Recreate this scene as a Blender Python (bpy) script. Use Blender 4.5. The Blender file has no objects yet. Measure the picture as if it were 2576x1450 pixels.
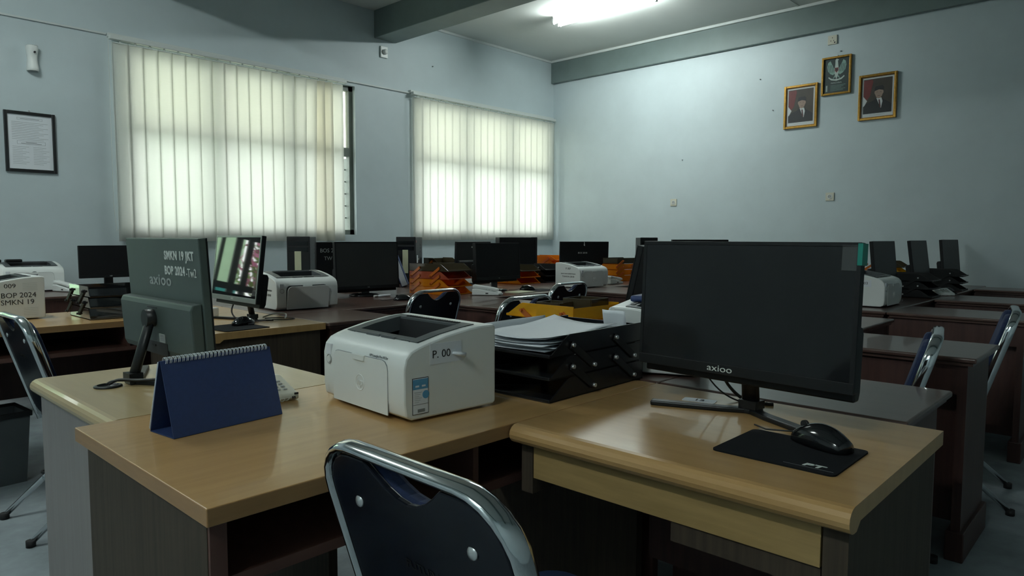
import bpy, bmesh, math, random
from mathutils import Vector, Matrix
random.seed(7)
PI = math.pi
D2R = math.radians
SC = bpy.context.scene
COL = SC.collection

# ------------------------------------------------------------------ camera
def set_camera():
    cd = bpy.data.cameras.new('camera')
    cd.sensor_fit = 'HORIZONTAL'; cd.sensor_width = 36.0
    cd.lens = 1753.2/2576*36.0
    cd.clip_start = 0.02; cd.clip_end = 200
    ob = bpy.data.objects.new('camera', cd); COL.objects.link(ob)
    pitch, yaw, roll = .07188, .75263, .0024
    fw = Vector((math.cos(yaw)*math.cos(pitch), math.sin(yaw)*math.cos(pitch), -math.sin(pitch)))
    rt = Vector((math.sin(yaw), -math.cos(yaw), 0)); up = rt.cross(fw)
    c, s = math.cos(roll), math.sin(roll)
    r2 = c*rt + s*up; u2 = -s*rt + c*up
    m = Matrix((r2, u2, -fw)).transposed().to_4x4()
    m.translation = Vector((0, 0, 1.17))
    ob.matrix_world = m
    SC.camera = ob
set_camera()

# ------------------------------------------------------------------ world, exposure
SKY = 4.3
w = bpy.data.worlds.new('overcast_sky'); SC.world = w; w.use_nodes = True
bg = w.node_tree.nodes['Background']
bg.inputs[0].default_value = (0.93, 1.0, 0.97, 1); bg.inputs[1].default_value = SKY
SC.view_settings.view_transform = 'Standard'
SC.view_settings.look = 'None'
SC.view_settings.exposure = 0.45
SC.view_settings.gamma = 1.0
SC.view_settings.use_curve_mapping = False
SC.cycles.use_denoising = True
SC.cycles.max_bounces = 10
SC.cycles.diffuse_bounces = 5
SC.cycles.transparent_max_bounces = 16
SC.cycles.sample_clamp_indirect = 6.0
SC.cycles.caustics_reflective = False
SC.cycles.caustics_refractive = False
TUBE = 105.0          # strength of the fluorescent tubes

# ------------------------------------------------------------------ materials
MATS = {}
def mat(name, col, rough=.5, metal=0.0, spec=.5, noise=0.0, nscale=8.0, stretch=(1, 1, 1), col2=None, bump=0.0, emit=0.0, trans=0.0, alpha=1.0, coat=0.0):
    m = bpy.data.materials.new(name); m.use_nodes = True
    nt = m.node_tree; b = nt.nodes['Principled BSDF']
    b.inputs['Roughness'].default_value = rough
    b.inputs['Metallic'].default_value = metal
    b.inputs['Specular IOR Level'].default_value = spec
    b.inputs['Transmission Weight'].default_value = trans
    b.inputs['Alpha'].default_value = alpha
    b.inputs['Coat Weight'].default_value = coat
    c4 = (*col, 1)
    b.inputs['Base Color'].default_value = c4
    if emit:
        b.inputs['Emission Color'].default_value = c4
        b.inputs['Emission Strength'].default_value = emit
    if noise > 0 or bump > 0 or col2:
        tc = nt.nodes.new('ShaderNodeTexCoord'); mp = nt.nodes.new('ShaderNodeMapping')
        mp.inputs['Scale'].default_value = stretch
        nz = nt.nodes.new('ShaderNodeTexNoise'); nz.inputs['Scale'].default_value = nscale
        nz.inputs['Detail'].default_value = 6.0; nz.inputs['Roughness'].default_value = .6
        nt.links.new(tc.outputs['Object'], mp.inputs[0]); nt.links.new(mp.outputs[0], nz.inputs['Vector'])
        if noise > 0 or col2:
            cr = nt.nodes.new('ShaderNodeValToRGB')
            k = 1-noise
            a = col2 if col2 else tuple(c*k for c in col)
            cr.color_ramp.elements[0].position = .33; cr.color_ramp.elements[0].color = (*a, 1)
            cr.color_ramp.elements[1].position = .67; cr.color_ramp.elements[1].color = c4
            nt.links.new(nz.outputs['Fac'], cr.inputs[0]); nt.links.new(cr.outputs[0], b.inputs['Base Color'])
        if bump > 0:
            bp = nt.nodes.new('ShaderNodeBump'); bp.inputs['Strength'].default_value = bump; bp.inputs['Distance'].default_value = .01
            nt.links.new(nz.outputs['Fac'], bp.inputs['Height']); nt.links.new(bp.outputs[0], b.inputs['Normal'])
    MATS[name] = m
    return m

mat('wall_paint', (.54, .62, .645), .55, noise=.06, nscale=3.0, bump=.04)
mat('ceiling_board', (.64, .66, .635), .7, noise=.05, nscale=2.0)
mat('beam_paint', (.17, .22, .215), .5, noise=.12, nscale=4.0)
mat('cornice_paint', (.62, .66, .65), .5, noise=.05)
mat('floor_cement', (.32, .37, .395), .75, noise=.35, nscale=5.0, bump=.05)
mat('light_wood', (.50, .305, .125), .30, col2=(.43, .255, .10), nscale=3.0, stretch=(1.2, 14, 1), coat=.25)
mat('light_wood_y', (.50, .305, .125), .30, col2=(.43, .255, .10), nscale=3.0, stretch=(14, 1.2, 1), coat=.25)
mat('pale_wood', (.47, .35, .175), .32, col2=(.42, .305, .15), nscale=3.0, stretch=(14, 1.2, 1), coat=.25)
mat('wood_edge_shaded', (.36, .20, .085), .4, noise=.15, nscale=4.0, stretch=(2, 2, 20))  # same desk wood, shade on its edges put into a darker colour
mat('drawer_wood', (.42, .28, .115), .4, col2=(.34, .225, .09), nscale=3.0, stretch=(2, 2, 22))
mat('walnut', (.066, .049, .034), .6, spec=.25, col2=(.042, .031, .022), nscale=3.0, stretch=(26, 26, 1.0))
mat('grey_laminate', (.27, .245, .235), .45, col2=(.24, .215, .205), nscale=3.0, stretch=(20, 20, 1.0))
mat('dark_wood', (.105, .060, .048), .30, col2=(.078, .043, .034), nscale=3.0, stretch=(14, 1.2, 1), coat=.3)
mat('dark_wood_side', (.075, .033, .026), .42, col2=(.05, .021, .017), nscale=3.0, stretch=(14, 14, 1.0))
mat('shelf_red', (.12, .055, .042), .5, noise=.2, nscale=4.0)
mat('black_plastic', (.007, .008, .009), .4, spec=.32, noise=.1, nscale=30)
mat('black_gloss', (.008, .009, .010), .12)
mat('screen_mirror', (.010, .011, .012), .03, spec=1.0, noise=.1, nscale=5)
mat('screen_glass', (.012, .013, .014), .07, spec=.34, noise=.15, nscale=5)
mat('screen_matte', (.008, .008, .009), .35, spec=.28, noise=.1, nscale=5)
mat('screen_grey', (.030, .031, .031), .4, spec=.3, noise=.1, nscale=5)
mat('monitor_back', (.055, .075, .068), .36, noise=.08, nscale=40)  # green cast is the yard's reflection, painted into the base colour
mat('monitor_back_dark', (.006, .007, .008), .45, spec=.25, noise=.1, nscale=30)
mat('bezel_silver', (.28, .30, .29), .35, metal=.6, noise=.05)
mat('white_plastic', (.77, .80, .78), .38, noise=.03, nscale=6)
mat('cream_plastic', (.62, .60, .50), .4, noise=.04)
mat('white_shade', (.42, .43, .42), .45, noise=.05)
mat('printer_grey', (.075, .085, .09), .45, noise=.08, nscale=30)
mat('cavity_dark', (.018, .019, .021), .5, noise=.2, nscale=20)
mat('paper', (.74, .78, .82), .6, noise=.02)
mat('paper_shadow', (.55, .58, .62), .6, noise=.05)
mat('ink', (.02, .02, .022), .6, noise=.05)
mat('ink_soft', (.22, .24, .25), .6, noise=.1)
mat('chalk', (.62, .66, .63), .6, noise=.08)
mat('chalk_dim', (.34, .37, .36), .6, noise=.08)
mat('sticker_blue', (.10, .33, .55), .4, noise=.05)
mat('sticker_green', (.0, .21, .16), .4, noise=.1)
mat('sticker_yellow', (.58, .60, .40), .5, noise=.05)
mat('sticker_red', (.35, .04, .03), .4, noise=.05)
mat('navy_card', (.020, .042, .135), .6, noise=.15, nscale=120)
mat('navy_fabric', (.008, .022, .075), .85, noise=.3, nscale=160)
mat('navy_shell', (.004, .006, .012), .28, spec=.28, noise=.2, nscale=20)
mat('chrome', (.72, .75, .77), .09, metal=1.0, noise=.03)
mat('steel', (.72, .74, .75), .3, metal=.8, noise=.05)
mat('rubber', (.012, .012, .013), .7, noise=.2)
mat('mouse_pad_cloth', (.007, .008, .010), .85, spec=.2, noise=.2, nscale=150)
mat('cable_black', (.012, .012, .012), .5, noise=.1)
mat('window_frame_paint', (.15, .18, .16), .5, noise=.1)
mat('bar_paint', (.06, .07, .07), .5, noise=.1)
mat('headrail_paint', (.62, .66, .64), .45, noise=.04)
mat('gold_frame', (.48, .26, .05), .33, metal=.75, noise=.35, nscale=60, bump=.2)
mat('gold_dark', (.20, .09, .02), .4, metal=.6, noise=.3, nscale=60)
mat('black_frame', (.012, .013, .014), .4, noise=.1)
mat('photo_paper', (.60, .62, .62), .5, noise=.03)
mat('photo_brown', (.055, .045, .035), .5, noise=.4, nscale=8)
mat('photo_red', (.16, .025, .025), .5, noise=.25, nscale=10)
mat('photo_suit', (.012, .014, .017), .5, noise=.2)
mat('photo_skin', (.34, .24, .19), .5, noise=.1, nscale=20)
mat('photo_tie', (.07, .02, .022), .5, noise=.1)
mat('emblem_board', (.016, .035, .034), .5, noise=.2)
mat('emblem_green', (.26, .42, .36), .5, noise=.2, nscale=30)
mat('emblem_pale', (.50, .58, .54), .5, noise=.1)
mat('bin_plastic', (.06, .07, .075), .5, noise=.15)
mat('exterior_green', (.55, .78, .52), .8, noise=.1)
mat('exterior_teal', (.03, .30, .28), .7, noise=.15)
mat('exterior_ground', (.55, .57, .53), .9, noise=.2)
mat('exterior_beige', (.50, .44, .34), .8, noise=.1)
mat('leaf_green', (.22, .36, .06), .6, noise=.4, nscale=6)
mat('flower_pink', (.75, .22, .40), .6, noise=.2, nscale=6)
mat('bark', (.06, .045, .03), .9, noise=.3)
mat('tray_black', (.009, .010, .012), .25, spec=.35, noise=.15, nscale=12)
mat('tray_gloss', (.012, .013, .015), .05, spec=1.0, noise=.1, nscale=8, coat=1.0)
mat('tray_black_matte', (.011, .012, .013), .45, spec=.3, noise=.15, nscale=12)
mat('tube_light', (.90, 1.0, .97), .5, emit=TUBE)
mat('lamp_body', (.7, .72, .71), .5, noise=.03)

def clear_mat(name, col, rough, mixf):
    # coloured clear acrylic: tinted see-through body with a glossy skin
    m = bpy.data.materials.new(name); m.use_nodes = True
    nt = m.node_tree; nt.nodes.clear()
    out = nt.nodes.new('ShaderNodeOutputMaterial'); mx = nt.nodes.new('ShaderNodeMixShader')
    tr = nt.nodes.new('ShaderNodeBsdfTransparent'); pr = nt.nodes.new('ShaderNodeBsdfPrincipled')
    nz = nt.nodes.new('ShaderNodeTexNoise'); nz.inputs['Scale'].default_value = 6
    cr = nt.nodes.new('ShaderNodeValToRGB')
    cr.color_ramp.elements[0].color = (*[c*.8 for c in col], 1); cr.color_ramp.elements[1].color = (*col, 1)
    nt.links.new(nz.outputs['Fac'], cr.inputs[0])
    tr.inputs[0].default_value = (*[min(1, c*1.25+.05) for c in col], 1)
    nt.links.new(cr.outputs[0], pr.inputs['Base Color'])
    pr.inputs['Roughness'].default_value = rough
    mx.inputs[0].default_value = mixf
    nt.links.new(tr.outputs[0], mx.inputs[1]); nt.links.new(pr.outputs[0], mx.inputs[2]); nt.links.new(mx.outputs[0], out.inputs[0])
    MATS[name] = m
clear_mat('acrylic_yellow', (.86, .50, .02), .12, .55)
clear_mat('acrylic_amber', (.78, .30, .015), .12, .55)
clear_mat('acrylic_rose', (.55, .14, .07), .12, .55)
clear_mat('acrylic_smoke', (.075, .060, .035), .15, .72)
clear_mat('acrylic_orange_arm', (.62, .17, .03), .15, .8)
clear_mat('pane_clear', (.85, .95, .92), .03, .10)
clear_mat('pane_cream', (.86, .84, .73), .25, .36)  # cream tint added to warm and dim the upper part of the blinds
clear_mat('tape_clear', (.9, .95, .94), .15, .04)

def slat_mat(name, col, tmix):
    m = bpy.data.materials.new(name); m.use_nodes = True
    nt = m.node_tree; nt.nodes.clear()
    out = nt.nodes.new('ShaderNodeOutputMaterial'); mx = nt.nodes.new('ShaderNodeMixShader')
    df = nt.nodes.new('ShaderNodeBsdfDiffuse'); tl = nt.nodes.new('ShaderNodeBsdfTranslucent')
    tc = nt.nodes.new('ShaderNodeTexCoord'); mp = nt.nodes.new('ShaderNodeMapping'); mp.inputs['Scale'].default_value = (2, 2, 60)
    nz = nt.nodes.new('ShaderNodeTexNoise'); nz.inputs['Scale'].default_value = 5
    cr = nt.nodes.new('ShaderNodeValToRGB')
    cr.color_ramp.elements[0].color = (*[c*.94 for c in col], 1); cr.color_ramp.elements[1].color = (*col, 1)
    nt.links.new(tc.outputs['Object'], mp.inputs[0]); nt.links.new(mp.outputs[0], nz.inputs['Vector']); nt.links.new(nz.outputs['Fac'], cr.inputs[0])
    nt.links.new(cr.outputs[0], df.inputs[0]); nt.links.new(cr.outputs[0], tl.inputs[0])
    mx.inputs[0].default_value = tmix
    nt.links.new(df.outputs[0], mx.inputs[1]); nt.links.new(tl.outputs[0], mx.inputs[2]); nt.links.new(mx.outputs[0], out.inputs[0])
    MATS[name] = m
slat_mat('slat_fabric', (.92, .925, .885), .66)
slat_mat('slat_fabric_warm', (.91, .895, .82), .63)

# ------------------------------------------------------------------ mesh helpers
class MB:
    def __init__(self): self.bm = bmesh.new(); self.mi = 0
    def _new(self, vs, fs, smooth=False):
        v = [self.bm.verts.new(p) for p in vs]; out = []
        for f in fs:
            try:
                g = self.bm.faces.new([v[i] for i in f]); g.material_index = self.mi; g.smooth = smooth; out.append(g)
            except ValueError: pass
        return v, out
    def box(self, lo, hi, bev=0, seg=2, rot=None, at=None):
        x0, y0, z0 = lo; x1, y1, z1 = hi
        vs = [(x0,y0,z0),(x1,y0,z0),(x1,y1,z0),(x0,y1,z0),(x0,y0,z1),(x1,y0,z1),(x1,y1,z1),(x0,y1,z1)]
        v, f = self._new(vs, [(3,2,1,0),(4,5,6,7),(0,1,5,4),(1,2,6,5),(2,3,7,6),(3,0,4,7)])
        if bev > 0:
            ed = set(e for g in f for e in g.edges)
            r = bmesh.ops.bevel(self.bm, geom=list(ed), offset=bev, segments=seg, affect='EDGES', profile=.5)
            v = list(set(x for g in r['faces'] for x in g.verts) | set(x for x in v if x.is_valid))
            for g in r['faces']: g.smooth = False; g.material_index = self.mi
        if rot is not None:
            bmesh.ops.rotate(self.bm, cent=at or (0, 0, 0), matrix=rot, verts=[x for x in v if x.is_valid])
        return self
    def prism(self, pts, h0, h1, axis='z', smooth=False):
        # polygon pts in a plane, extruded from h0 to h1 along axis
        def P(a, b, h):
            return {'z': (a, b, h), 'y': (a, h, b), 'x': (h, a, b)}[axis]
        n = len(pts)
        vs = [P(a, b, h0) for a, b in pts] + [P(a, b, h1) for a, b in pts]
        fs = [tuple(range(n))[::-1], tuple(range(n, 2*n))] + [(i, (i+1) % n, n+(i+1) % n, n+i) for i in range(n)]
        v, f = self._new(vs, fs)
        if smooth:
            for g in f[2:]: g.smooth = True
        bmesh.ops.recalc_face_normals(self.bm, faces=f)
        return self
    def tube(self, pts, r, n=8, closed=False, cap=True, flat=1.0, flatdir=None):
        P = [Vector(p) for p in pts]; m = len(P)
        rings = []; prev = None
        for i, p in enumerate(P):
            if closed: t = (P[(i+1) % m]-P[i-1])
            else: t = (P[min(i+1, m-1)]-P[max(i-1, 0)])
            t.normalize()
            if flatdir is not None:
                a = Vector(flatdir); a = (a - t*a.dot(t)).normalized()
            elif prev is None:
                a = t.orthogonal().normalized()
            else:
                a = (prev - t*prev.dot(t)).normalized()
            prev = a; b = t.cross(a)
            rr = r[i] if isinstance(r, (list, tuple)) else r
            rings.append([self.bm.verts.new(p + a*(rr*flat*math.cos(2*PI*k/n)) + b*(rr*math.sin(2*PI*k/n))) for k in range(n)])
        fs = []
        for i in range(m if closed else m-1):
            A, B = rings[i], rings[(i+1) % m]
            for k in range(n):
                g = self.bm.faces.new((A[k], A[(k+1) % n], B[(k+1) % n], B[k])); g.smooth = True; g.material_index = self.mi; fs.append(g)
        if cap and not closed:
            for ring in (rings[0], rings[-1]):
                g = self.bm.faces.new(ring); g.material_index = self.mi; fs.append(g)
        bmesh.ops.recalc_face_normals(self.bm, faces=fs)
        return self
    def lathe(self, prof, n=24, c=(0, 0, 0), smooth=True):
        rings = []
        for r, z in prof:
            rings.append([self.bm.verts.new((c[0]+max(r, 1e-5)*math.cos(2*PI*k/n), c[1]+max(r, 1e-5)*math.sin(2*PI*k/n), c[2]+z)) for k in range(n)])
        fs = []
        for A, B in zip(rings, rings[1:]):
            for k in range(n):
                g = self.bm.faces.new((A[k], A[(k+1) % n], B[(k+1) % n], B[k])); g.smooth = smooth; g.material_index = self.mi; fs.append(g)
        for R_ in (rings[0], rings[-1]):
            g = self.bm.faces.new(R_); g.material_index = self.mi; fs.append(g)
        bmesh.ops.recalc_face_normals(self.bm, faces=fs)
        return self
    def cyl(self, c, r, h, axis='z', n=16):
        pts = [(r*math.cos(2*PI*k/n), r*math.sin(2*PI*k/n)) for k in range(n)]
        ia = {'x': (1, 2, 0), 'y': (0, 2, 1), 'z': (0, 1, 2)}[axis]
        return self.prism([(c[ia[0]]+a, c[ia[1]]+b) for a, b in pts], c[ia[2]]-h/2, c[ia[2]]+h/2, axis, smooth=True)
    def grid(self, rows, smooth=True, closed_u=False):
        R_ = [[self.bm.verts.new(p) for p in row] for row in rows]
        for A, B in zip(R_, R_[1:]):
            n = len(A)
            for k in range(n if closed_u else n-1):
                g = self.bm.faces.new((A[k], A[(k+1) % n], B[(k+1) % n], B[k])); g.smooth = smooth; g.material_index = self.mi
        return self
    def xform(self, M):
        bmesh.ops.transform(self.bm, matrix=M, verts=self.bm.verts[:]); return self
    def mesh(self, name):
        me = bpy.data.meshes.new(name); self.bm.to_mesh(me); self.bm.free(); return me
    def build(self, name, material, parent=None, label=None, bevel=0, mats=None):
        me = self.mesh(name)
        for m in (mats or [material]): me.materials.append(MATS[m])
        o = bpy.data.objects.new(name, me); COL.objects.link(o)
        if parent is not None: o.parent = parent
        if label: o['label'] = label
        if bevel:
            b = o.modifiers.new('bevel', 'BEVEL'); b.width = bevel; b.segments = 2; b.limit_method = 'ANGLE'; b.angle_limit = D2R(35)
        return o

def thing(name, label, cat, loc=(0, 0, 0), rz=0, group=None):
    o = bpy.data.objects.new(name, None); COL.objects.link(o)
    o.empty_display_size = .05
    o.location = loc; o.rotation_euler = (0, 0, rz)
    o['label'] = label; o['category'] = cat
    if group: o['group'] = group
    return o
def tag(o, label, cat, group=None):
    o['label'] = label; o['category'] = cat
    if group: o['group'] = group
    return o
def struct(o): o['kind'] = 'structure'; return o
def copy_tree(o, parent=None):
    c = o.copy(); COL.objects.link(c); c.parent = parent
    for ch in list(o.children): copy_tree(ch, c)
    return c
def rrect(x0, y0, x1, y1, r, n=4):
    pts = []
    for cx, cy, a0 in ((x1-r, y0+r, -90), (x1-r, y1-r, 0), (x0+r, y1-r, 90), (x0+r, y0+r, 180)):
        for k in range(n+1):
            a = D2R(a0+90*k/n); pts.append((cx+r*math.cos(a), cy+r*math.sin(a)))
    return pts
def text(s, size, material, parent, loc, right, up, name='lettering', align='CENTER', thick=.0004, xs=1.0, shear=0, offset=0, label=None):
    cu = bpy.data.curves.new('txt', 'FONT'); cu.body = s; cu.size = size; cu.align_x = align; cu.align_y = 'CENTER'
    cu.extrude = thick; cu.space_character = 1.0+offset*90; cu.shear = shear; cu.resolution_u = 3; cu.offset = offset
    o = bpy.data.objects.new('txt', cu)
    me = bpy.data.meshes.new_from_object(o)
    bpy.data.objects.remove(o); bpy.data.curves.remove(cu)
    r = Vector(right).normalized(); u = Vector(up).normalized(); n = r.cross(u)
    M = Matrix((r*xs, u, n)).transposed().to_4x4(); M.translation = Vector(loc)
    me.transform(M)
    me.materials.clear(); me.materials.append(MATS[material]); me.name = name
    ob = bpy.data.objects.new(name, me); COL.objects.link(ob); ob.parent = parent
    if label: ob['label'] = label
    return ob
def rib(path, wdt, plane):
    """closed outline of a polyline stroke (a, b) of width wdt"""
    L = []; R_ = []
    for i, p in enumerate(path):
        a = path[max(i-1, 0)]; b = path[min(i+1, len(path)-1)]
        dx, dy = b[0]-a[0], b[1]-a[1]; l = math.hypot(dx, dy) or 1
        nx, ny = -dy/l*wdt/2, dx/l*wdt/2
        L.append((p[0]+nx, p[1]+ny)); R_.append((p[0]-nx, p[1]-ny))
    return L + R_[::-1]

# ------------------------------------------------------------------ room shell
XB, YW, ZC = 7.5, 6.25, 3.57
XF, YR = -2.6, -2.2
TH = .16
def wall_with_openings(name, x0, x1, z1, ops):
    m = MB(); xs = x0
    for (a, b, c, d) in sorted(ops):
        m.box((xs, YW, 0), (a, YW+TH, z1))
        if c > 0: m.box((a, YW, 0), (b, YW+TH, c))
        m.box((a, YW, d), (b, YW+TH, z1)); xs = b
    m.box((xs, YW, 0), (x1, YW+TH, z1))
    return struct(m.build(name, 'wall_paint'))
WIN1 = (2.07, 4.27, 1.20, 2.74); WIN2 = (5.06, 7.38, 1.20, 2.74); DOOR = (.15, .99, 0, 2.25)
wall_with_openings('wall_left', XF-TH, XB+TH, ZC+.1, [WIN1, WIN2, DOOR])
struct(MB().box((XB, YR-TH, 0), (XB+TH, YW, ZC+.1)).build('wall_back', 'wall_paint'))
struct(MB().box((XF-TH, YR-TH, 0), (XB, YR, ZC+.1)).build('wall_right', 'wall_paint'))
struct(MB().box((XF-TH, YR, 0), (XF, YW, ZC+.1)).build('wall_front', 'wall_paint'))
struct(MB().box((XF-TH, YR-TH, -.1), (XB+TH, YW+TH, 0)).build('floor', 'floor_cement'))
cl = struct(MB().box((XF, YR, ZC), (XB, YW, ZC+.08)).build('ceiling', 'ceiling_board'))
# ceiling boards meet in thin cover strips
for k, y in enumerate((2.9,)):
    struct(MB().box((4.82, y-.012, ZC-.006), (XB-.06, y+.012, ZC)).build('ceiling_strip', 'ceiling_board', cl))
# concrete beams
for k, (x0, x1) in enumerate(((4.52, 4.81), (1.67, 1.96), (-1.2, -.91))):
    struct(MB().box((x0, YR, 3.285), (x1, YW, ZC), .006).build('trim_%d' % (k+1), 'beam_paint'))
struct(MB().box((XB-.055, YR, 3.275), (XB, YW, ZC), .004).build('trim_4', 'beam_paint'))
# thin cornice along the ceiling edge of the far bay
struct(MB().box((4.81, YW-.022, ZC-.028), (XB-.055, YW, ZC), .004).build('trim_5', 'cornice_paint'))
struct(MB().box((XB-.085, YR, ZC-.03), (XB-.055, YW-.022, ZC), .004).build('trim_6', 'cornice_paint'))
# surface conduit on the window wall
struct(MB().box((XF, YW-.014, 2.775), (1.93, YW, 2.79), .002).build('trim_7', 'cornice_paint'))
struct(MB().box((4.13, YW-.018, 2.772), (5.03, YW, 2.788), .003).build('trim_8', 'cornice_paint'))

# windows --------------------------------------------------------------
def window(name, x0, x1, z0, z1, npan, ztr):
    root = bpy.data.objects.new(name, None); COL.objects.link(root); struct(root)
    root.location = ((x0+x1)/2, YW+.08, z0)
    cx, cy = (x0+x1)/2, YW+.08
    def P(m): return m.xform(Matrix.Translation((-cx, -cy, -z0)))
    f = .05; ya, yb = YW+.045, YW+.105
    m = MB()
    m.box((x0, ya, z0), (x0+f, yb, z1)); m.box((x1-f, ya, z0), (x1, yb, z1))
    m.box((x0, ya, z0), (x1, yb, z0+f)); m.box((x0, ya, z1-f), (x1, yb, z1))
    P(m).build('window_frame', 'window_frame_paint', root)
    P(MB().box((x0+f, ya, ztr-.045), (x1-f, yb, ztr+.045))).build('transom', 'window_frame_paint', root)
    pw = (x1-x0)/npan
    for k in range(1, npan):
        x = x0+k*pw
        P(MB().box((x-.04, ya, z0+f), (x+.04, yb, z1-f))).build('mullion', 'window_frame_paint', root)
    for k in range(npan):
        xa = x0+k*pw+(.05 if k == 0 else .04); xb = x0+(k+1)*pw-(.05 if k == npan-1 else .04)
        P(MB().box((xa, YW+.07, ztr+.045), (xb, YW+.076, z1-f))).build('upper_pane', 'pane_cream', root)
        P(MB().box((xa, YW+.07, z0+f), (xb, YW+.076, ztr-.045))).build('lower_pane', 'pane_clear', root)
    # security grille outside
    for k in range(1, 6):
        z = z0+.05+k*(ztr-z0-.1)/6
        P(MB().box((x0, YW+.118, z-.006), (x1, YW+.13, z+.006))).build('grille_bar', 'bar_paint', root)
    n = int((x1-x0)/.16)
    for k in range(1, n):
        x = x0+k*(x1-x0)/n
        P(MB().box((x-.005, YW+.13, z0), (x+.005, YW+.14, ztr))).build('grille_bar', 'bar_paint', root)
    return root
w1 = window('window_1', *WIN1, 3, 2.06)
cs = MB()  # sash added outside so the gap beside the blind looks dark
for a in ((6.36, 6.40, 1.25, 2.0), (6.88, 6.92, 1.25, 2.0), (6.40, 6.88, 1.25, 1.29), (6.40, 6.88, 1.96, 2.0), (6.40, 6.88, 1.60, 1.63)):
    cs.box((4.225, a[0], a[2]), (4.255, a[1], a[3]))
cs.xform(Matrix.Translation((-(WIN1[0]+WIN1[1])/2, -(YW+.08), -WIN1[2]))).build('added_sash', 'window_frame_paint', w1)
MB().box((4.236, 6.40, 1.29), (4.242, 6.88, 1.96)).xform(Matrix.Translation((-(WIN1[0]+WIN1[1])/2, -(YW+.08), -WIN1[2]))).build('sash_dark_sheet', 'window_frame_paint', w1)  # opaque dark sheet standing in for glass, added to darken the gap
w2 = window('window_2', *WIN2, 3, 2.06)

# open grille door further left on the same wall (it is what the glossy screens mirror)
dr = bpy.data.objects.new('door_1', None); COL.objects.link(dr); struct(dr); dr.location = (.57, YW+.08, 0)
def PD(m): return m.xform(Matrix.Translation((-.57, -(YW+.08), 0)))
m = MB(); x0, x1, z0, z1 = DOOR
for a in ((x0, x0+.05, 0, z1), (x1-.05, x1, 0, z1), (x0, x1, z1-.06, z1)):
    m.box((a[0], YW+.02, a[2]), (a[1], YW+.12, a[3]))
PD(m).build('door_frame', 'window_frame_paint', dr)
for x, wd in ((.345, .055), (.455, .06), (.60, .03), (.78, .05)):
    PD(MB().box((x-wd/2, YW+.05, .0), (x+wd/2, YW+.08, z1-.06))).build('door_bar', 'bar_paint', dr)
for z in (.12, 1.02, 1.50):
    PD(MB().box((x0+.05, YW+.055, z-.03), (x1-.05, YW+.075, z+.03))).build('door_rail', 'bar_paint', dr)
PD(MB().box((.20, YW-.02, .02), (.245, YW+.05, 2.19))).build('door_leaf', 'exterior_beige', dr)
# outside: yard, painted boundary wall, flowering shrub
struct(MB().box((-9, YW+TH, -.12), (16, 13, -.02)).build('ground_outside', 'exterior_ground'))
bw = tag(MB().box((-.66, 9.0, -.02), (1.9, 9.15, 2.9)).build('boundary_wall', 'exterior_green'), 'pale green painted yard wall seen through the open grille door', 'wall')
MB().box((-.66, 8.985, -.02), (-.26, 9.0, 1.12)).build('painted_dado', 'exterior_teal', bw, 'teal painted lower band')
sh = thing('flowering_shrub', 'pink flowering shrub outside the grille door', 'shrub', (-.62, 8.2, -.02))
MB().tube([(0, 0, 0), (.03, 0, .5), (-.02, .02, 1.1)], .03, 6).build('stem', 'bark', sh)
lv = MB(); fl = MB()
for k in range(700):
    a, b = random.uniform(0, 2*PI), random.uniform(-1, 1); r = random.random()**.5
    p = Vector((.30*r*math.cos(a)*math.sqrt(1-b*b), .30*r*math.sin(a)*math.sqrt(1-b*b), 1.4+.95*r*b))
    q = Vector((random.gauss(0, 1), random.gauss(0, 1), random.gauss(0, 1))).normalized(); t = q.orthogonal().normalized(); s = q.cross(t)
    tgt = fl if k % 2 == 0 else lv; sz = .05
    tgt._new([p-t*sz, p-s*sz*.5, p+t*sz, p+s*sz*.5], [(0, 1, 2, 3)])
lo = lv.build('foliage', 'leaf_green', sh); fo = fl.build('blossoms', 'flower_pink', sh)
lo['kind'] = 'stuff'; fo['kind'] = 'stuff'

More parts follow.
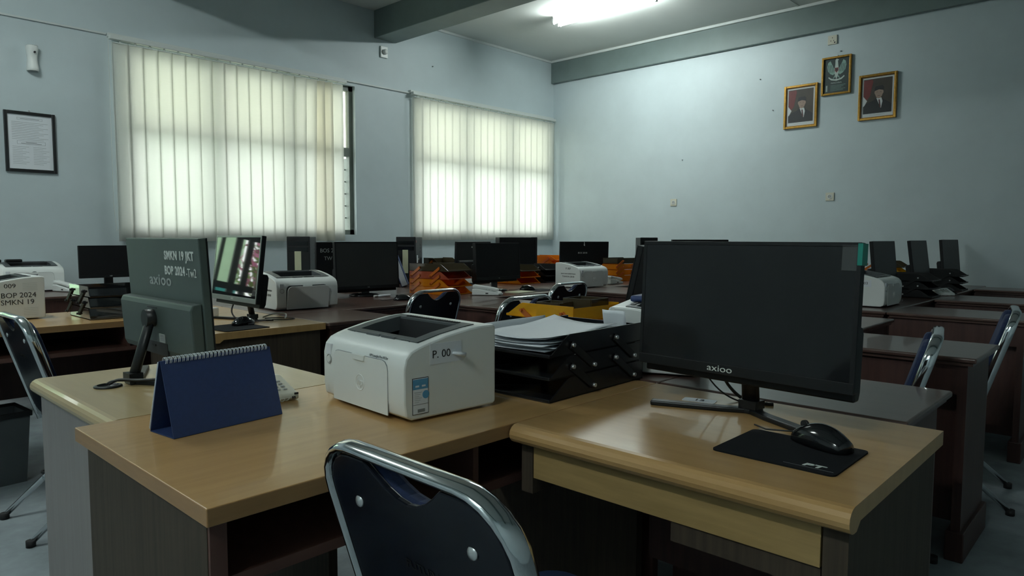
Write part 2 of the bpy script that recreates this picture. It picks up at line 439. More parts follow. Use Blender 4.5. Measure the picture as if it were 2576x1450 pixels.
# vertical blinds ---------------------------------------------------------
def blind(label, x0, x1, ztop, zbot, n, specials, first_gap):
    t = thing('vertical_blind', label, 'blind', ((x0+x1)/2, YW-.06, zbot), 0, 'vertical blinds on the windows')
    cx, cy, cz = (x0+x1)/2, YW-.06, zbot
    def P(m): return m.xform(Matrix.Translation((-cx, -cy, -cz)))
    P(MB().box((x0-.02, YW-.085, ztop+.02), (x1+.02, YW-.04, ztop+.052), .004)).build('headrail', 'headrail_paint', t)
    P(MB().box((x0-.02, YW-.04, ztop+.045), (x1+.02, YW-.002, ztop+.075), .003)).build('rail_bracket', 'headrail_paint', t)
    sp = (x1-x0-.119)/(n-1)
    clip = None
    for k in range(n):
        x = x0+.0595+k*sp
        ang, dx, mt, lean = specials.get(k, (-4, 0, 'slat_fabric', 0))
        m = MB(); rows = []
        for i in range(13):
            f = i/12; z = zbot+(ztop-zbot)*f
            row = []
            for j in range(5):
                u = (j/4-.5)*.119
                row.append((u, .0035*math.cos(PI*(j/4-.5))+.001*math.sin(f*9+k*2), z-cz))
            rows.append([(p[0]+lean*(f-.5), p[1], p[2]) for p in row])
        m.grid(rows)
        m.xform(Matrix.Rotation(D2R(ang+random.uniform(-1.5, 1.5)), 4, 'Z'))
        m.xform(Matrix.Translation((x+dx-cx, YW-.062-cy, 0)))
        sl = m.build('slat', mt, t)
        so = sl.modifiers.new('thick', 'SOLIDIFY'); so.thickness = .0008
        MB().box((x+dx-cx-.05, -.006, ztop-cz-.004), (x+dx-cx+.05, .004, ztop-cz+.004)).build('slat_hanger', 'headrail_paint', t)
        MB().box((x+dx-cx-.006, -.005, ztop-cz+.004), (x+dx-cx+.006, .003, ztop-cz+.022)).build('slat_clip', 'headrail_paint', t)
    # control cord loop at the left end
    MB().tube([(x0-cx-.03, -.01, ztop-cz+.01), (x0-cx-.035, -.01, .3), (x0-cx-.02, -.012, .08), (x0-cx+.0, -.012, .1), (x0-cx-.01, -.01, ztop-cz+.01)], .0022, 5).build('cord', 'headrail_paint', t)
    return t
s1 = {13: (-4, -.003, 'slat_fabric', .006), 14: (-14, .006, 'slat_fabric', .02), 15: (-24, .0, 'slat_fabric', .03), 16: (-40, -.01, 'slat_fabric_warm', 0), 17: (-48, -.03, 'slat_fabric_warm', 0), 18: (-10, -.02, 'slat_fabric', 0)}
blind('wide cream vertical blind left of the bare strip of window', 1.955, 4.10, 2.715, 1.135, 19, s1, 0)
s2 = {0: (-30, 0, 'slat_fabric', 0)}
blind('cream vertical blind beside the room corner', 5.0, 7.44, 2.735, 1.145, 21, s2, 0)

# fluorescent lamps
def lamp(label, x, y):
    t = thing('ceiling_lamp', label, 'lamp', (x, y, ZC), 0, 'fluorescent ceiling lamps')
    MB().prism([(-.05, 0), (.05, 0), (.035, -.045), (-.035, -.045)], -.62, .62, 'y').build('housing', 'lamp_body', t)
    for s in (-1, 1):
        MB().cyl((s*.055, 0, -.075), .014, 1.19, 'y', 12).build('tube', 'tube_light', t)
        for e in (-1, 1):
            MB().box((s*.055-.016, e*.605-.012, -.095), (s*.055+.016, e*.605+.012, -.03), .003).build('tube_holder', 'lamp_body', t)
    return t
lamp('glowing twin fluorescent tubes on the ceiling of the far bay', 6.0, 4.36)
lamp('twin fluorescent lamp on the ceiling left of the camera', .25, 4.3)
lamp('twin fluorescent lamp on the ceiling behind the camera', -1.9, .6)

# ------------------------------------------------------------------ desks
T = .75
def shade_edges(o, edge):  # paints shade: faces not turned up get the darker colour
    me = o.data; me.materials.append(MATS[edge])
    for p in me.polygons:
        if p.normal.z < .5: p.material_index = 1
    return o
def nose_top(x0, x1, y0, y1, t, r, side):
    """desk top whose edge on one x side is half round and a little thicker"""
    n = 8; pts = []
    zc = T-r
    for k in range(n+1):
        a = PI/2+PI*k/n
        pts.append((x0+r+r*math.cos(a)*1.15, zc+r*math.sin(a)))
    pts += [(x0+r+.012, T-2*r+.0), (x0+r+.03, T-t), (x1, T-t), (x1, T)]
    m = MB().prism(pts, y0, y1, 'y')
    return m
def L(m, loc): return m.xform(Matrix.Translation((-loc[0], -loc[1], -loc[2])))

def light_long_desk(label, x0, x1, y0, y1, divs, seam=None):
    loc = ((x0+x1)/2, (y0+y1)/2, 0); t = thing('long_desk', label, 'desk', loc)
    shade_edges(L(MB().box((x0, y0, T-.031), (x1, y1, T), .002), loc).build('desk_top', 'light_wood', t), 'wood_edge_shaded')
    L(MB().box((x0+.012, y0+.03, 0), (x0+.042, y1-.045, T-.031)), loc).build('end_panel', 'walnut', t)
    L(MB().box((x0+.013, y0+.022, 0), (x0+.041, y0+.0295, T-.031)), loc).build('panel_edging', 'shelf_red', t)
    L(MB().box((x1-.042, y0+.03, 0), (x1-.012, y1-.045, T-.031)), loc).build('end_panel', 'walnut', t)
    L(MB().box((x0+.042, y0+.03, T-.155), (x1-.042, y1-.09, T-.135)), loc).build('shelf', 'shelf_red', t)
    for d in divs:
        L(MB().box((d-.008, y0+.032, T-.135), (d+.008, y1-.09, T-.031)), loc).build('divider', 'shelf_red', t)
    L(MB().box((x0+.042, y1-.09, .32), (x1-.042, y1-.072, T-.031)), loc).build('back_panel', 'dark_wood_side', t)
    return t
light_long_desk('long light wood desk holding the white printer and blue calendar', .444, 1.745, 1.062, 1.738, (1.052,))
light_long_desk('long light wood desk holding the black trays, behind the left monitor', .40, 1.862, 3.80, 4.47, (.8, 1.235))

def light_wing(label, x0, x1, y0, y1, grommet=None, drawer=True, full=False, top='light_wood_y'):
    loc = ((x0+x1)/2, (y0+y1)/2, 0); t = thing('wing_desk', label, 'desk', loc)
    two = L(nose_top(x0, x1, y0, y1, .031, .022, -1), loc).build('desk_top', top, t)
    if drawer:
        L(MB().box((x0+.035, y0+.055, T-.122), (x0+.053, y1-.04, T-.05)), loc).build('drawer', 'drawer_wood', t)
        L(MB().box((x0+.04, y0+.055, T-.163), (x0+.055, y0+.335, T-.124)), loc).build('lower_rail', 'walnut', t)
        L(MB().box((x0+.055, y0+.06, T-.12), (x1-.06, y1-.045, T-.035)), loc).build('drawer_box', 'dark_wood_side', t)
        L(MB().box((x0+.035, y1-.037, T-.16), (x0+.33, y1-.004, T-.032)), loc).build('side_bracket', 'walnut', t)
        L(MB().box((x0+.037, y0+.012, 0), (x1-.02, y0+.052, T-.031)), loc).build('end_panel', 'walnut', t)
        L(MB().box((x1-.04, y0+.052, .25), (x1-.02, y1-.01, T-.031)), loc).build('modesty_panel', 'dark_wood_side', t)
    else:
        L(MB().box((x0+.02, y0+.02, 0), (x0+.05, y1-.02, T-.04)), loc).build('end_panel', 'grey_laminate', t)
        L(MB().box((x1-.05, y0+.02, 0), (x1-.02, y1-.02, T-.031)), loc).build('end_panel', 'walnut', t)
    if grommet:
        gx, gy = grommet
        n = 20; g = MB()
        g.lathe([(.036, 0), (.036, .004), (.028, .006), (.027, .001), (.0, .0008)], 24, (gx, gy, T))
        L(g, loc).build('cable_grommet', 'black_plastic', t)
    return t
light_wing('light wood wing desk with drawer under the big black monitor', 1.125, 1.742, .335, 1.058)
light_wing('pale wood wing desk with a cable hole beside the grey laminate panel', .512, 1.14, 1.742, 2.425, (.635, 2.147), False, top='pale_wood')
wr = light_wing('light wood wing desk under the bright mirroring monitor', 1.30, 1.862, 3.0, 3.796, None, False)
for ch in wr.children:
    if ch.name.startswith('end_panel'): ch.data.materials[0] = MATS['walnut']
# near end panel of that wing
MB().box((-.25, -.38, 0), (.25, -.35, T-.031)).build('end_panel', 'walnut', wr)

def dark_top(x0, x1, y0, y1, t=.03):
    m = MB()
    m.box((x0, y0, T-.018), (x1, y1, T), .006, 3)
    m.box((x0+.012, y0+.012, T-t), (x1-.012, y1-.012, T-.018))
    return m
def dark_wing(label, x0, x1, y0, y1, group='dark brown desk wings'):
    loc = ((x0+x1)/2, (y0+y1)/2, 0); t = thing('wing_desk', label, 'desk', loc, 0, group)
    L(dark_top(x0, x1, y0, y1), loc).build('desk_top', 'dark_wood', t)
    L(MB().box((x0+.03, y0+.03, 0), (x1-.03, y0+.06, T-.03)), loc).build('end_panel', 'dark_wood_side', t)
    L(MB().box((x0+.015, y0+.015, 0), (x1-.015, y0+.075, .11), .004), loc).build('plinth', 'dark_wood_side', t)
    for xa in (x0+.03, x1-.05):
        L(MB().box((xa, y0+.06, T-.14), (xa+.02, y1, T-.03)), loc).build('apron', 'dark_wood_side', t)
    L(MB().box((x0+.10, y0+.06, .12), (x0+.12, y1, T-.14)), loc).build('modesty_panel', 'dark_wood_side', t)
    return t
def dark_long(label, x0, x1, y0, y1, group='dark brown long desks', z=T):
    loc = ((x0+x1)/2, (y0+y1)/2, z-T); t = thing('long_desk', label, 'desk', (loc[0], loc[1], 0), 0, group)
    l2 = (loc[0], loc[1], -(z-T))
    L(dark_top(x0, x1, y0, y1), l2).build('desk_top', 'dark_wood', t)
    for xa in (x0+.02, x1-.05):
        L(MB().box((xa, y0+.02, 0), (xa+.03, y1-.03, z-.03)), (loc[0], loc[1], 0)).build('end_panel', 'dark_wood_side', t)
    L(MB().box((x0+.05, y0+.34, .1), (x1-.05, y0+.36, z-.03)), (loc[0], loc[1], 0)).build('modesty_panel', 'dark_wood_side', t)
    L(MB().box((x0+.05, y0+.022, z-.14), (x1-.05, y0+.04, z-.03)), (loc[0], loc[1], 0)).build('apron', 'dark_wood_side', t)
    return t
# row on the camera side
dark_wing('dark brown desk wing directly behind the light wood monitor desk', 1.765, 2.225, .41, 1.062)
dark_wing('dark brown desk wing between the first two right hand chairs', 2.87, 3.335, .462, 1.062)
dark_wing('dark brown desk wing behind the second right hand chair', 4.385, 4.88, .48, 1.155)
dark_wing('dark brown desk wing next to last before the far wall', 5.52, 6.09, .48, 1.155)
dark_wing('dark brown desk wing closest to the far wall', 6.88, 7.3, .48, 1.155)
dark_long('dark brown long desk holding the yellow tray behind the black trays', 1.765, 3.335, 1.066, 1.95)
dark_long('short dark brown desk with a mouse right of the big monitor', 3.34, 4.03, 1.02, 1.75)
dark_long('dark brown long desk holding the printer marked 03', 4.385, 6.875, 1.16, 1.85)
dark_long('dark brown desk in the far right corner by the wall', 6.88, 7.46, 1.16, 1.85)
# row on the window side
dark_wing('dark brown desk wing touching the light wing desk near the windows', 1.87, 2.312, 2.985, 3.468)
dark_long('dark brown long desk under the dusty black monitor and the printer', 1.87, 2.965, 3.472, 4.17)
dark_wing('dark brown desk wing with a bare top right of the handled chair', 2.97, 3.5, 2.85, 3.456)
dark_long('dark brown long desk with orange trays and white phone', 2.97, 4.42, 3.46, 4.17)
dark_wing('dark brown desk wing in front of the printer marked 007', 4.43, 5.0, 2.94, 3.49)
dark_long('dark brown desk row under the 007 printer near the corner window', 4.43, 6.95, 3.494, 4.17)
for k, (a, b, s) in enumerate(((1.87, 3.56, 'holding the tower with the pale strip, left'), (3.565, 5.25, 'holding the tower with the white sticker, middle'), (5.255, 6.95, 'below the corner window, farthest right'))):
    dark_long('dark brown back row desk %s' % s, a, b, 4.174, 5.25)
wd = dark_long('dark desk chalked BOS 2024 against the window wall at left', .55, 2.15, 5.34, 6.16, z=.775)
text('BOS 2024', .075, 'chalk_dim', wd, (.02, .0915-.39-.03-.001+.02-.0005-.0, .60), (1, 0, 0), (0, 0, 1), xs=1.15)
MB().box((-.72, -.3905, .35), (.72, -.372, .745)).build('front_board', 'dark_wood_side', wd)

# ------------------------------------------------------------------ monitors
def monitor(label, loc, rz, w=.54, h=.32, zb=.107, yoff=-.08, tilt=4, stand='vee', screen='screen_matte', back='monitor_back_dark', bulge=True, logo=None, th=.022, chin=.024, chin_mat='black_plastic', group='monitors'):
    """screen looks towards local -y; origin at the stand hub on the desk"""
    t = thing('monitor', label, 'monitor', loc, rz, group)
    R_ = Matrix.Translation((0, yoff, zb)) @ Matrix.Rotation(D2R(-tilt), 4, 'X')
    def P(m): return m.xform(R_)
    P(MB().box((-w/2, 0, 0), (w/2, th, h), .003)).build('housing', back, t)
    bz = .009
    P(MB().box((-w/2+bz, -.0022, chin), (w/2-bz, .001, h-bz))).build('screen', screen, t)
    m = MB()
    m.box((-w/2, -.004, 0), (w/2, .0, chin), .001); m.box((-w/2, -.003, h-bz), (w/2, 0, h), .001)
    m.box((-w/2, -.003, chin), (-w/2+bz, 0, h-bz)); m.box((w/2-bz, -.003, chin), (w/2, 0, h-bz))
    P(m).build('bezel', chin_mat, t)
    if bulge:
        hh = h*.44
        prof = [(th, -.02), (th+.024, -.018), (th+.031, .0), (th+.033, hh*.9), (th+.026, hh), (th, hh+.002)]
        P(MB().prism(prof, -w/2+.006, w/2-.006, 'x')).build('back_cover', back, t, bevel=.004)
    if stand == 'vee':
        m = MB(); pz = .012
        for s in (-1, 1):
            m.prism(rib([(0, .0), (s*.06, -.035), (s*.215, -.105)], .028, 0), 0, pz, 'z')
        m.prism(rib([(0, -.02), (0, .016)], .05, 0), 0, pz, 'z')
        m.build('stand_foot', 'black_plastic', t, bevel=.003)
        MB().prism([(-.022, -.02), (.022, -.02), (.026, .018), (-.026, .018)], pz, pz+.02, 'z').build('stand_socket', 'black_plastic', t)
        m = MB(); m.tube([(0, 0, .015), (0, (yoff+th+.045)*.5, .05+zb*.5), (0, yoff+th+.045, zb+.085)], [.013, .0125, .012], 8, flat=1.8, flatdir=(1, 0, 0)); m.build('stand_neck', 'black_plastic', t)
        MB().cyl((0, yoff+th+.038, zb+.085), .026, .05, 'y', 18).build('swivel_knob', 'black_plastic', t)
    elif stand == 'disc':
        MB().lathe([(.0, .006), (.10, .0), (.11, .004), (.11, .010), (.09, .016), (.03, .022), (.0, .023)], 28).build('stand_foot', 'black_gloss', t)
        MB().prism([(-.03, -.012), (.03, -.012), (.02, .012), (-.02, .012)], .015, zb+.06, 'z').xform(Matrix.Identity(4)).build('stand_neck', 'printer_grey', t)
        MB().box((-.035, -.0, zb+.03), (.035, yoff+th+.03 if yoff+th+.03 > .012 else .02, zb+.09), .004).build('hinge_block', 'black_plastic', t)
    elif stand == 'square':
        MB().box((-.11, -.10, 0), (.11, .07, .012), .004).build('stand_foot', 'black_plastic', t)
        MB().box((-.03, -.0, .012), (.03, .025, zb+.10), .004).build('stand_neck', 'black_plastic', t)
        MB().box((-.03, yoff+th-.002, zb+.05), (.03, .0, zb+.10), .003).build('hinge_block', 'black_plastic', t)
    if logo:
        s, size, mt = logo
        o = text(s, size, mt, t, (0, 0, 0), (1, 0, 0), (0, 0, 1), xs=1.2)
        o.data.transform(R_ @ Matrix.Translation((0, -.0044, chin*.52)))
    t['_R'] = 0; del t['_R']
    return t, R_
# the large monitor on the drawer desk
mr, RR = monitor('large black monitor with green tape on its corner, nearest on the right', (1.605, .712, T), D2R(-94), .537, .313, .100, -.085, 3, 'vee', 'screen_glass', 'monitor_back_dark', True, None)
def axioo(parent, M, size, mt):
    o = text('axioo', size, mt, parent, (0, 0, 0), (1, 0, 0), (0, 0, 1), xs=1.35, offset=.0)
    o.data.transform(M); return o
axioo(mr, RR @ Matrix.Translation((-.035, -.0046, .013)), .022, 'chalk')
o = MB().box((.262, -.004, .266), (.2715, .024, .311)).xform(RR).build('corner_tape', 'sticker_green', mr, 'green tape on the corner')
o = MB().box((.231, -.0034, .255), (.2615, -.0024, .308)).xform(RR).build('clear_tape', 'tape_clear', mr)
# monitor turned away, on the pale wing desk
mb, RB = monitor('monitor seen from behind, lettered SMKN 19 JKT, behind the blue calendar', (.70, 2.145, T), D2R(90), .545, .318, .100, -.12, 3, 'vee', 'screen_matte', 'monitor_back', True)
def back_text(s, size, mt, x, z, parent, M, xs=1.0, dy=.0225, **k):
    o = text(s, size, mt, parent, (0, 0, 0), (-1, 0, 0), (0, 0, 1), xs=xs, **k)
    o.data.transform(M @ Matrix.Translation((x, dy, z))); return o
back_text('SMKN 19 JKT', .034, 'chalk', -.135, .268, mb, RB, .95, offset=.0012)
back_text('BOP 2024', .034, 'chalk', -.10, .225, mb, RB, .92, offset=.0012)
back_text('-Tw2', .034, 'chalk', -.212, .222, mb, RB, .95)
back_text('axioo', .046, 'chalk_dim', .012, .195, mb, RB, 1.5, offset=.0008)
MB().box((-.075, .054, .020), (-.035, .0562, .045)).xform(RB).build('rating_label', 'chalk_dim', mb)
for z in (.026, .031, .036, .040):
    MB().box((-.071, .0561, z), (-.045, .0566, z+.002)).xform(RB).build('label_line', 'ink_soft', mb)
MB().box((-.085, .050, -.019), (.09, .0545, .018)).xform(RB).build('port_recess', 'cavity_dark', mb)
MB().box((.0, .0545, .004), (.03, .056, .009)).xform(RB).build('port', 'black_plastic', mb)
MB().box((-.035, .0555, .118), (.035, .057, .121)).xform(RB).build('mount_slot', 'cavity_dark', mb)
# bright mirroring monitor
monitor('silver edged monitor whose glossy screen mirrors a green yard', (1.665, 3.36, T), D2R(-92), .52, .325, .105, -.10, 7, 'vee', 'screen_mirror', 'monitor_back_dark', True, ('AOC', .012, 'chalk'), chin_mat='bezel_silver')
monitor('dusty black monitor on a round foot beside the middle white printer', (2.93, 4.20, T), D2R(-7), .50, .335, .055, -.06, 3, 'disc', 'screen_grey', 'monitor_back_dark', True, ('LG', .011, 'chalk_dim'), th=.03)
monitor('black monitor on a shiny round foot beside the white desk phone', (3.95, 3.90, T), D2R(0), .495, .29, .09, -.06, 3, 'disc', 'screen_matte', 'monitor_back_dark', True, ('LG', .010, 'chalk_dim'), th=.03)
a, Ra = monitor('black monitor from behind, partly hidden by the one with the shiny foot', (4.44, 4.60, T), D2R(188), .50, .30, .085, -.06, 2, 'square')
back_text('BO', .02, 'chalk', .03, .25, a, Ra)
a, Ra = monitor('black monitor from behind chalked BOS 2018 TW 3', (3.10, 4.60, T), D2R(172), .56, .33, .055, -.06, 2, 'square', bulge=False)
back_text('BOS 2018', .042, 'chalk_dim', .165, .265, a, Ra, 1.0, .0225)
back_text('TW 3', .040, 'chalk_dim', .17, .205, a, Ra, 1.0, .0225)
a, Ra = monitor('black monitor from behind over the printer marked 007', (5.68, 4.30, T), D2R(146), .52, .30, .085, -.06, 3, 'square', bulge=False)
back_text('BOS 2018', .022, 'chalk', .02, .185, a, Ra, 1.1, .0225)
MB().prism([(.0, .255), (.014, .262), (.010, .285), (.012, .295), (.006, .297), (.003, .275)], .0222, .0228, 'y').xform(Ra @ Matrix.Translation((-.004, 0, 0))).build('torn_sticker', 'chalk', a)
monitor('small black monitor against the window wall above the left black trays', (1.79, 5.93, .775), D2R(0), .425, .245, .085, -.05, 2, 'square', 'screen_matte', 'monitor_back_dark', False, ('HP', .012, 'chalk'))
monitor('tall black monitor edge between the yellow tray and the big monitor', (2.56, 1.56, T), D2R(196), .54, .33, .07, -.07, 12, 'square', 'screen_matte', 'monitor_back_dark', False)
monitor('black monitor whose top just shows above the big monitor', (5.2, 2.75, T), D2R(150), .52, .31, .10, -.06, 3, 'square')
monitor('grey bezelled monitor turned to the aisle, left of the far right three', (5.35, 1.47, T), D2R(-1), .48, .33, .075, -.06, 6, 'square', 'screen_grey')
monitor('grey bezelled monitor turned to the aisle, middle of the far right three', (6.20, 1.44, T), D2R(0), .48, .33, .08, -.06, 8, 'square', 'screen_grey')
monitor('grey bezelled monitor turned to the aisle, rightmost of the far right three', (7.14, 1.42, T), D2R(-4), .46, .33, .085, -.06, 6, 'square', 'screen_grey')
dl = dark_long('dark brown desk hidden behind the big monitor in mid room', 4.6, 6.0, 2.3, 2.9)

# ------------------------------------------------------------------ printers
PW, PD, PH = .365, .275, .206
def printer(label, loc, rz, door='full', marks=(), name_text=None, scale=1.0, group='white laser printers', fold=False):
    t = thing('printer', label, 'printer', loc, rz, group); t.scale = (scale,)*3
    w = PW/2; xi = w-.030
    prof = [(.022, .006), (.004, .016), (.0, .045), (.0, .125), (.006, .148), (.020, .163), (.040, .171),
            (.060, .177), (.120, .191), (.190, .202), (.222, .205), (.268, .206), (PD, .200), (PD, .012), (PD-.008, .006)]
    i0, i1 = 7, 10
    m = MB(); n = len(prof)
    xs = (-w, -xi, xi, w); V = [[m.bm.verts.new((x, p[0], p[1])) for p in prof] for x in xs]
    for c in range(3):
        for i in range(n):
            if c == 1 and i0 <= i < i1: continue
            j = (i+1) % n
            g = m.bm.faces.new((V[c][i], V[c+1][i], V[c+1][j], V[c][j])); g.smooth = 1 <= i <= 10
    m.bm.faces.new(V[0][::-1]); m.bm.faces.new(V[3])
    bmesh.ops.recalc_face_normals(m.bm, faces=m.bm.faces[:])
    m.build('body', 'white_plastic', t, bevel=.0045)
    # dark rim of the output bay
    y0, z0 = prof[i0]; y1, z1 = prof[i1]; rim = MB()
    def zt(y):
        for a, b in zip(prof[i0:i1], prof[i0+1:i1+1]):
            if a[0] <= y <= b[0]: return a[1]+(b[1]-a[1])*(y-a[0])/(b[0]-a[0])
        return z0 if y < y0 else z1
    ys = [y0-.004, .090, .120, .155, .190, y1+.004]
    for s in (-1, 1):
        rows = []
        for y in ys: rows.append([(s*(xi+.004), y, zt(y)+.0018), (s*(xi-.030), y, zt(y)+.0018), (s*(xi-.030), y, zt(y)-.035)])
        rim.grid(rows, False)
    for ya, yb in ((y0-.004, y0+.016), (y1-.022, y1+.004)):
        rows = []
        for y in ((yb, yb, ya) if ya < .1 else (ya, ya, yb)):
            pass
        yi = yb if ya < .1 else ya; yo = ya if ya < .1 else yb
        rim.grid([[(-xi-.004, yo, zt(yo)+.002), (xi+.004, yo, zt(yo)+.002)], [(-xi-.004, yi, zt(yi)+.002), (xi+.004, yi, zt(yi)+.002)], [(-xi+.02, yi, zt(yi)-.04), (xi-.02, yi, zt(yi)-.04)]], False)
    r = rim.build('output_rim', 'printer_grey', t); so = r.modifiers.new('thick', 'SOLIDIFY'); so.thickness = .0015; so.offset = 0
    MB().grid([[(-xi+.001, y0, zt(y0)-.012), (xi-.001, y0, zt(y0)-.012)], [(-xi+.001, .11, .150), (xi-.001, .11, .150)], [(-xi+.001, .195, .140), (xi-.001, .195, .140)], [(-xi+.001, .199, .2), (xi-.001, .199, .2)]], False).build('output_tray', 'cavity_dark', t)
    for s in (-1, 1):
        MB().box((s*.034-.030, y0-.005, zt(y0)-.004), (s*.034+.030, y0+.014, zt(y0)+.0045), .002).build('flap', 'printer_grey', t)
    for k in range(6):
        x = -.085+k*.03
        MB().box((x, .085, .152), (x+.0015, .15, .164)).build('paper_rib', 'printer_grey', t)
    for k in range(22):
        x = -.105+k*.01
        MB().box((x, y1-.014, zt(y1)+.0018), (x+.005, y1+.0, zt(y1)+.0038)).build('vent_slot', 'cavity_dark', t)
    # front door
    pts = [(-.128, .010), (.118, .010)] + [(.118-.022*(1-math.cos(a)), .112+.024*math.sin(a)) for a in [D2R(x) for x in (0, 30, 60, 90)]] + [(-.128+.022*(1-math.cos(a)), .112+.024*math.sin(a)) for a in [D2R(x) for x in (90, 60, 30, 0)]]
    if fold:
        d = MB().prism(pts, -.006, -.002, 'y'); d.xform(Matrix.Translation((0, 0, .01)) @ Matrix.Rotation(D2R(9), 4, 'X') @ Matrix.Translation((0, 0, -.012)))
        d.build('paper_door', 'white_plastic', t)
        MB().prism(pts, -.0008, .0004, 'y').build('door_gap', 'cavity_dark', t)
    else:
        MB().prism([(x*1.008-.0, z+.0012 if z > .02 else z) for x, z in pts], -.0008, .0002, 'y').build('door_gap', 'ink_soft', t)
        MB().prism(pts, -.0022, -.0004, 'y').build('paper_door', 'white_plastic', t)
    MB().prism([(-.034, .138), (.024, .138), (.020, .124), (-.028, .124)], -.006, -.001, 'y').build('door_pull', 'white_plastic', t, bevel=.001)
    MB().cyl((-.152, -.0015, .108), .0085, .003, 'y', 18).build('power_button', 'white_plastic', t)
    rg = MB().tube([(.0115*math.cos(a*PI/12)-.152, -.0008, .108+.0115*math.sin(a*PI/12)) for a in range(24)], .0012, 5, closed=True); rg.build('button_ring', 'white_shade', t)
    MB().tube([(.019*math.cos(a*PI/12), -.0024, .070+.019*math.sin(a*PI/12)) for a in range(24)], .0011, 5, closed=True).build('embossed_ring', 'white_plastic', t)
    text('hp', .026, 'white_plastic', t, (0, -.0026, .071), (1, 0, 0), (0, 0, 1), 'embossed_letters', thick=.0009, shear=.2)
    # small white sticker by the button
    MB().box((-.166, -.0014, .121), (-.142, .006, .147)).xform(Matrix.Identity(4)).build('sticker', 'paper', t)
    if name_text:
        text(name_text, .0085, 'ink_soft', t, (.075, .0030, .1415), (1, 0, 0), (0, .28, .96))
    for (side, s, size, mt, y, z, xs) in marks:
        if side == 'R': text(s, size, mt, t, (w+.0006, y, z), (0, 1, 0), (0, 0, 1), xs=xs)
        elif side == 'L': text(s, size, mt, t, (-w-.0006, y, z), (0, -1, 0), (0, 0, 1), xs=xs)
    return t
p1 = printer('white laser printer with blue energy label on the near desk', (.968, 1.408, T), D2R(-93.5), marks=[('R', 'P. 00', .026, 'ink', .105, .150, 1.05)], name_text='HP LaserJet Pro M12w')
w_ = PW/2
# curled paper label and energy sticker on its side
MB().box((w_-.0002, .072, .128), (w_+.0005, .165, .176)).build('number_label', 'paper', p1)
MB().tube([(w_+.002, .138, .149), (w_+.006, .150, .1465), (w_+.012, .168, .142)], [.003, .005, .006], 8).build('peeling_corner', 'paper', p1)
MB().box((w_-.0002, .022, .018), (w_+.0008, .067, .102)).build('energy_label', 'ink', p1)
MB().box((w_, .0235, .0195), (w_+.0012, .0655, .1005)).build('label_paper', 'paper', p1)
MB().box((w_, .0235, .076), (w_+.0015, .0655, .099)).build('label_band', 'sticker_blue', p1)
MB().cyl((w_+.001, .059, .062), .0095, .0014, 'x', 18).build('label_dot', 'sticker_blue', p1)
MB().box((w_, .036, .0225), (w_+.0016, .056, .030)).build('barcode', 'ink_soft', p1)
MB().box((w_, .0235, .0405), (w_+.0015, .0655, .0412)).build('label_rule', 'ink', p1)
for k in range(6):
    MB().box((w_, .027, .046+k*.0045), (w_+.0015, .040+.004*(k % 3), .0466+k*.0045)).build('label_line', 'ink_soft', p1)
for y_ in (.030, .048):
    MB().box((w_, y_, .081), (w_+.0018, y_+.010, .085)).build('label_line', 'paper', p1)
printer('white laser printer with half open paper door beside the mirroring monitor', (2.15, 3.645, T), D2R(-4), marks=[('L', 'BANTUAN KEMENTRIAN', .0125, 'ink', .13, .108, 1.0), ('L', 'TAHUN 2018', .018, 'ink', .13, .082, 1.1)], fold=True, scale=1.05)
printer('white laser printer marked P. 007 and TAHUN 2018', (4.80, 3.535, T), D2R(-3), marks=[('L', 'P. 007', .022, 'ink', .13, .158, 1.0), ('L', 'BANTUAN KEMENTRIAN', .013, 'ink', .13, .115, 1.1), ('L', 'TAHUN 2018', .020, 'ink', .13, .092, 1.15)], scale=1.02)
p3 = printer('white laser printer marked 03 on the dark right hand desk', (4.79, 1.225, T), D2R(0), marks=[('L', '03', .022, 'ink', .105, .142, 1.1)], scale=1.03)
MB().box((-w_-.0005, .075, .122), (-w_+.0002, .145, .162)).build('number_label', 'paper', p3)
p4 = printer('white laser printer partly hidden by the left edge of the big monitor', (2.06, 1.075, T), D2R(22))
MB().box((-w_-.0008, .10, .135), (-w_+.0002, .145, .1372)).build('vent_line', 'ink', p4)
MB().box((-w_-.0012, .255, .155), (-w_+.0002, .268, .205), .001).build('rear_latch', 'white_plastic', p4)
p5 = printer('white laser printer marked 009 and BOP 2024 at the left edge', (.675, 4.39, T), D2R(-90), marks=[('R', '009', .028, 'ink', .135, .163, 1.15), ('R', 'BOP 2024', .034, 'ink', .168, .118, 1.0), ('R', 'SMKN 19', .034, 'ink', .163, .085, 1.0)], scale=1.06)
for k in range(5):
    MB().box((w_-.0002, .185, .142+k*.008), (w_+.0005, .245, .1425+k*.008)).build('vent_line', 'ink_soft', p5)
    MB().box((w_-.0002, .185, .024+k*.008), (w_+.0005, .245, .0245+k*.008)).build('vent_line', 'ink_soft', p5)
p6 = printer('white laser printer with round dark logo by the left wall', (1.30, 5.90, .775), D2R(0), scale=1.02)
MB().cyl((0, -.003, .125), .02, .002, 'y', 20).build('round_logo', 'ink_soft', p6)
text('hp', .024, 'paper', p6, (0, -.0045, .126), (1, 0, 0), (0, 0, 1), shear=.2)

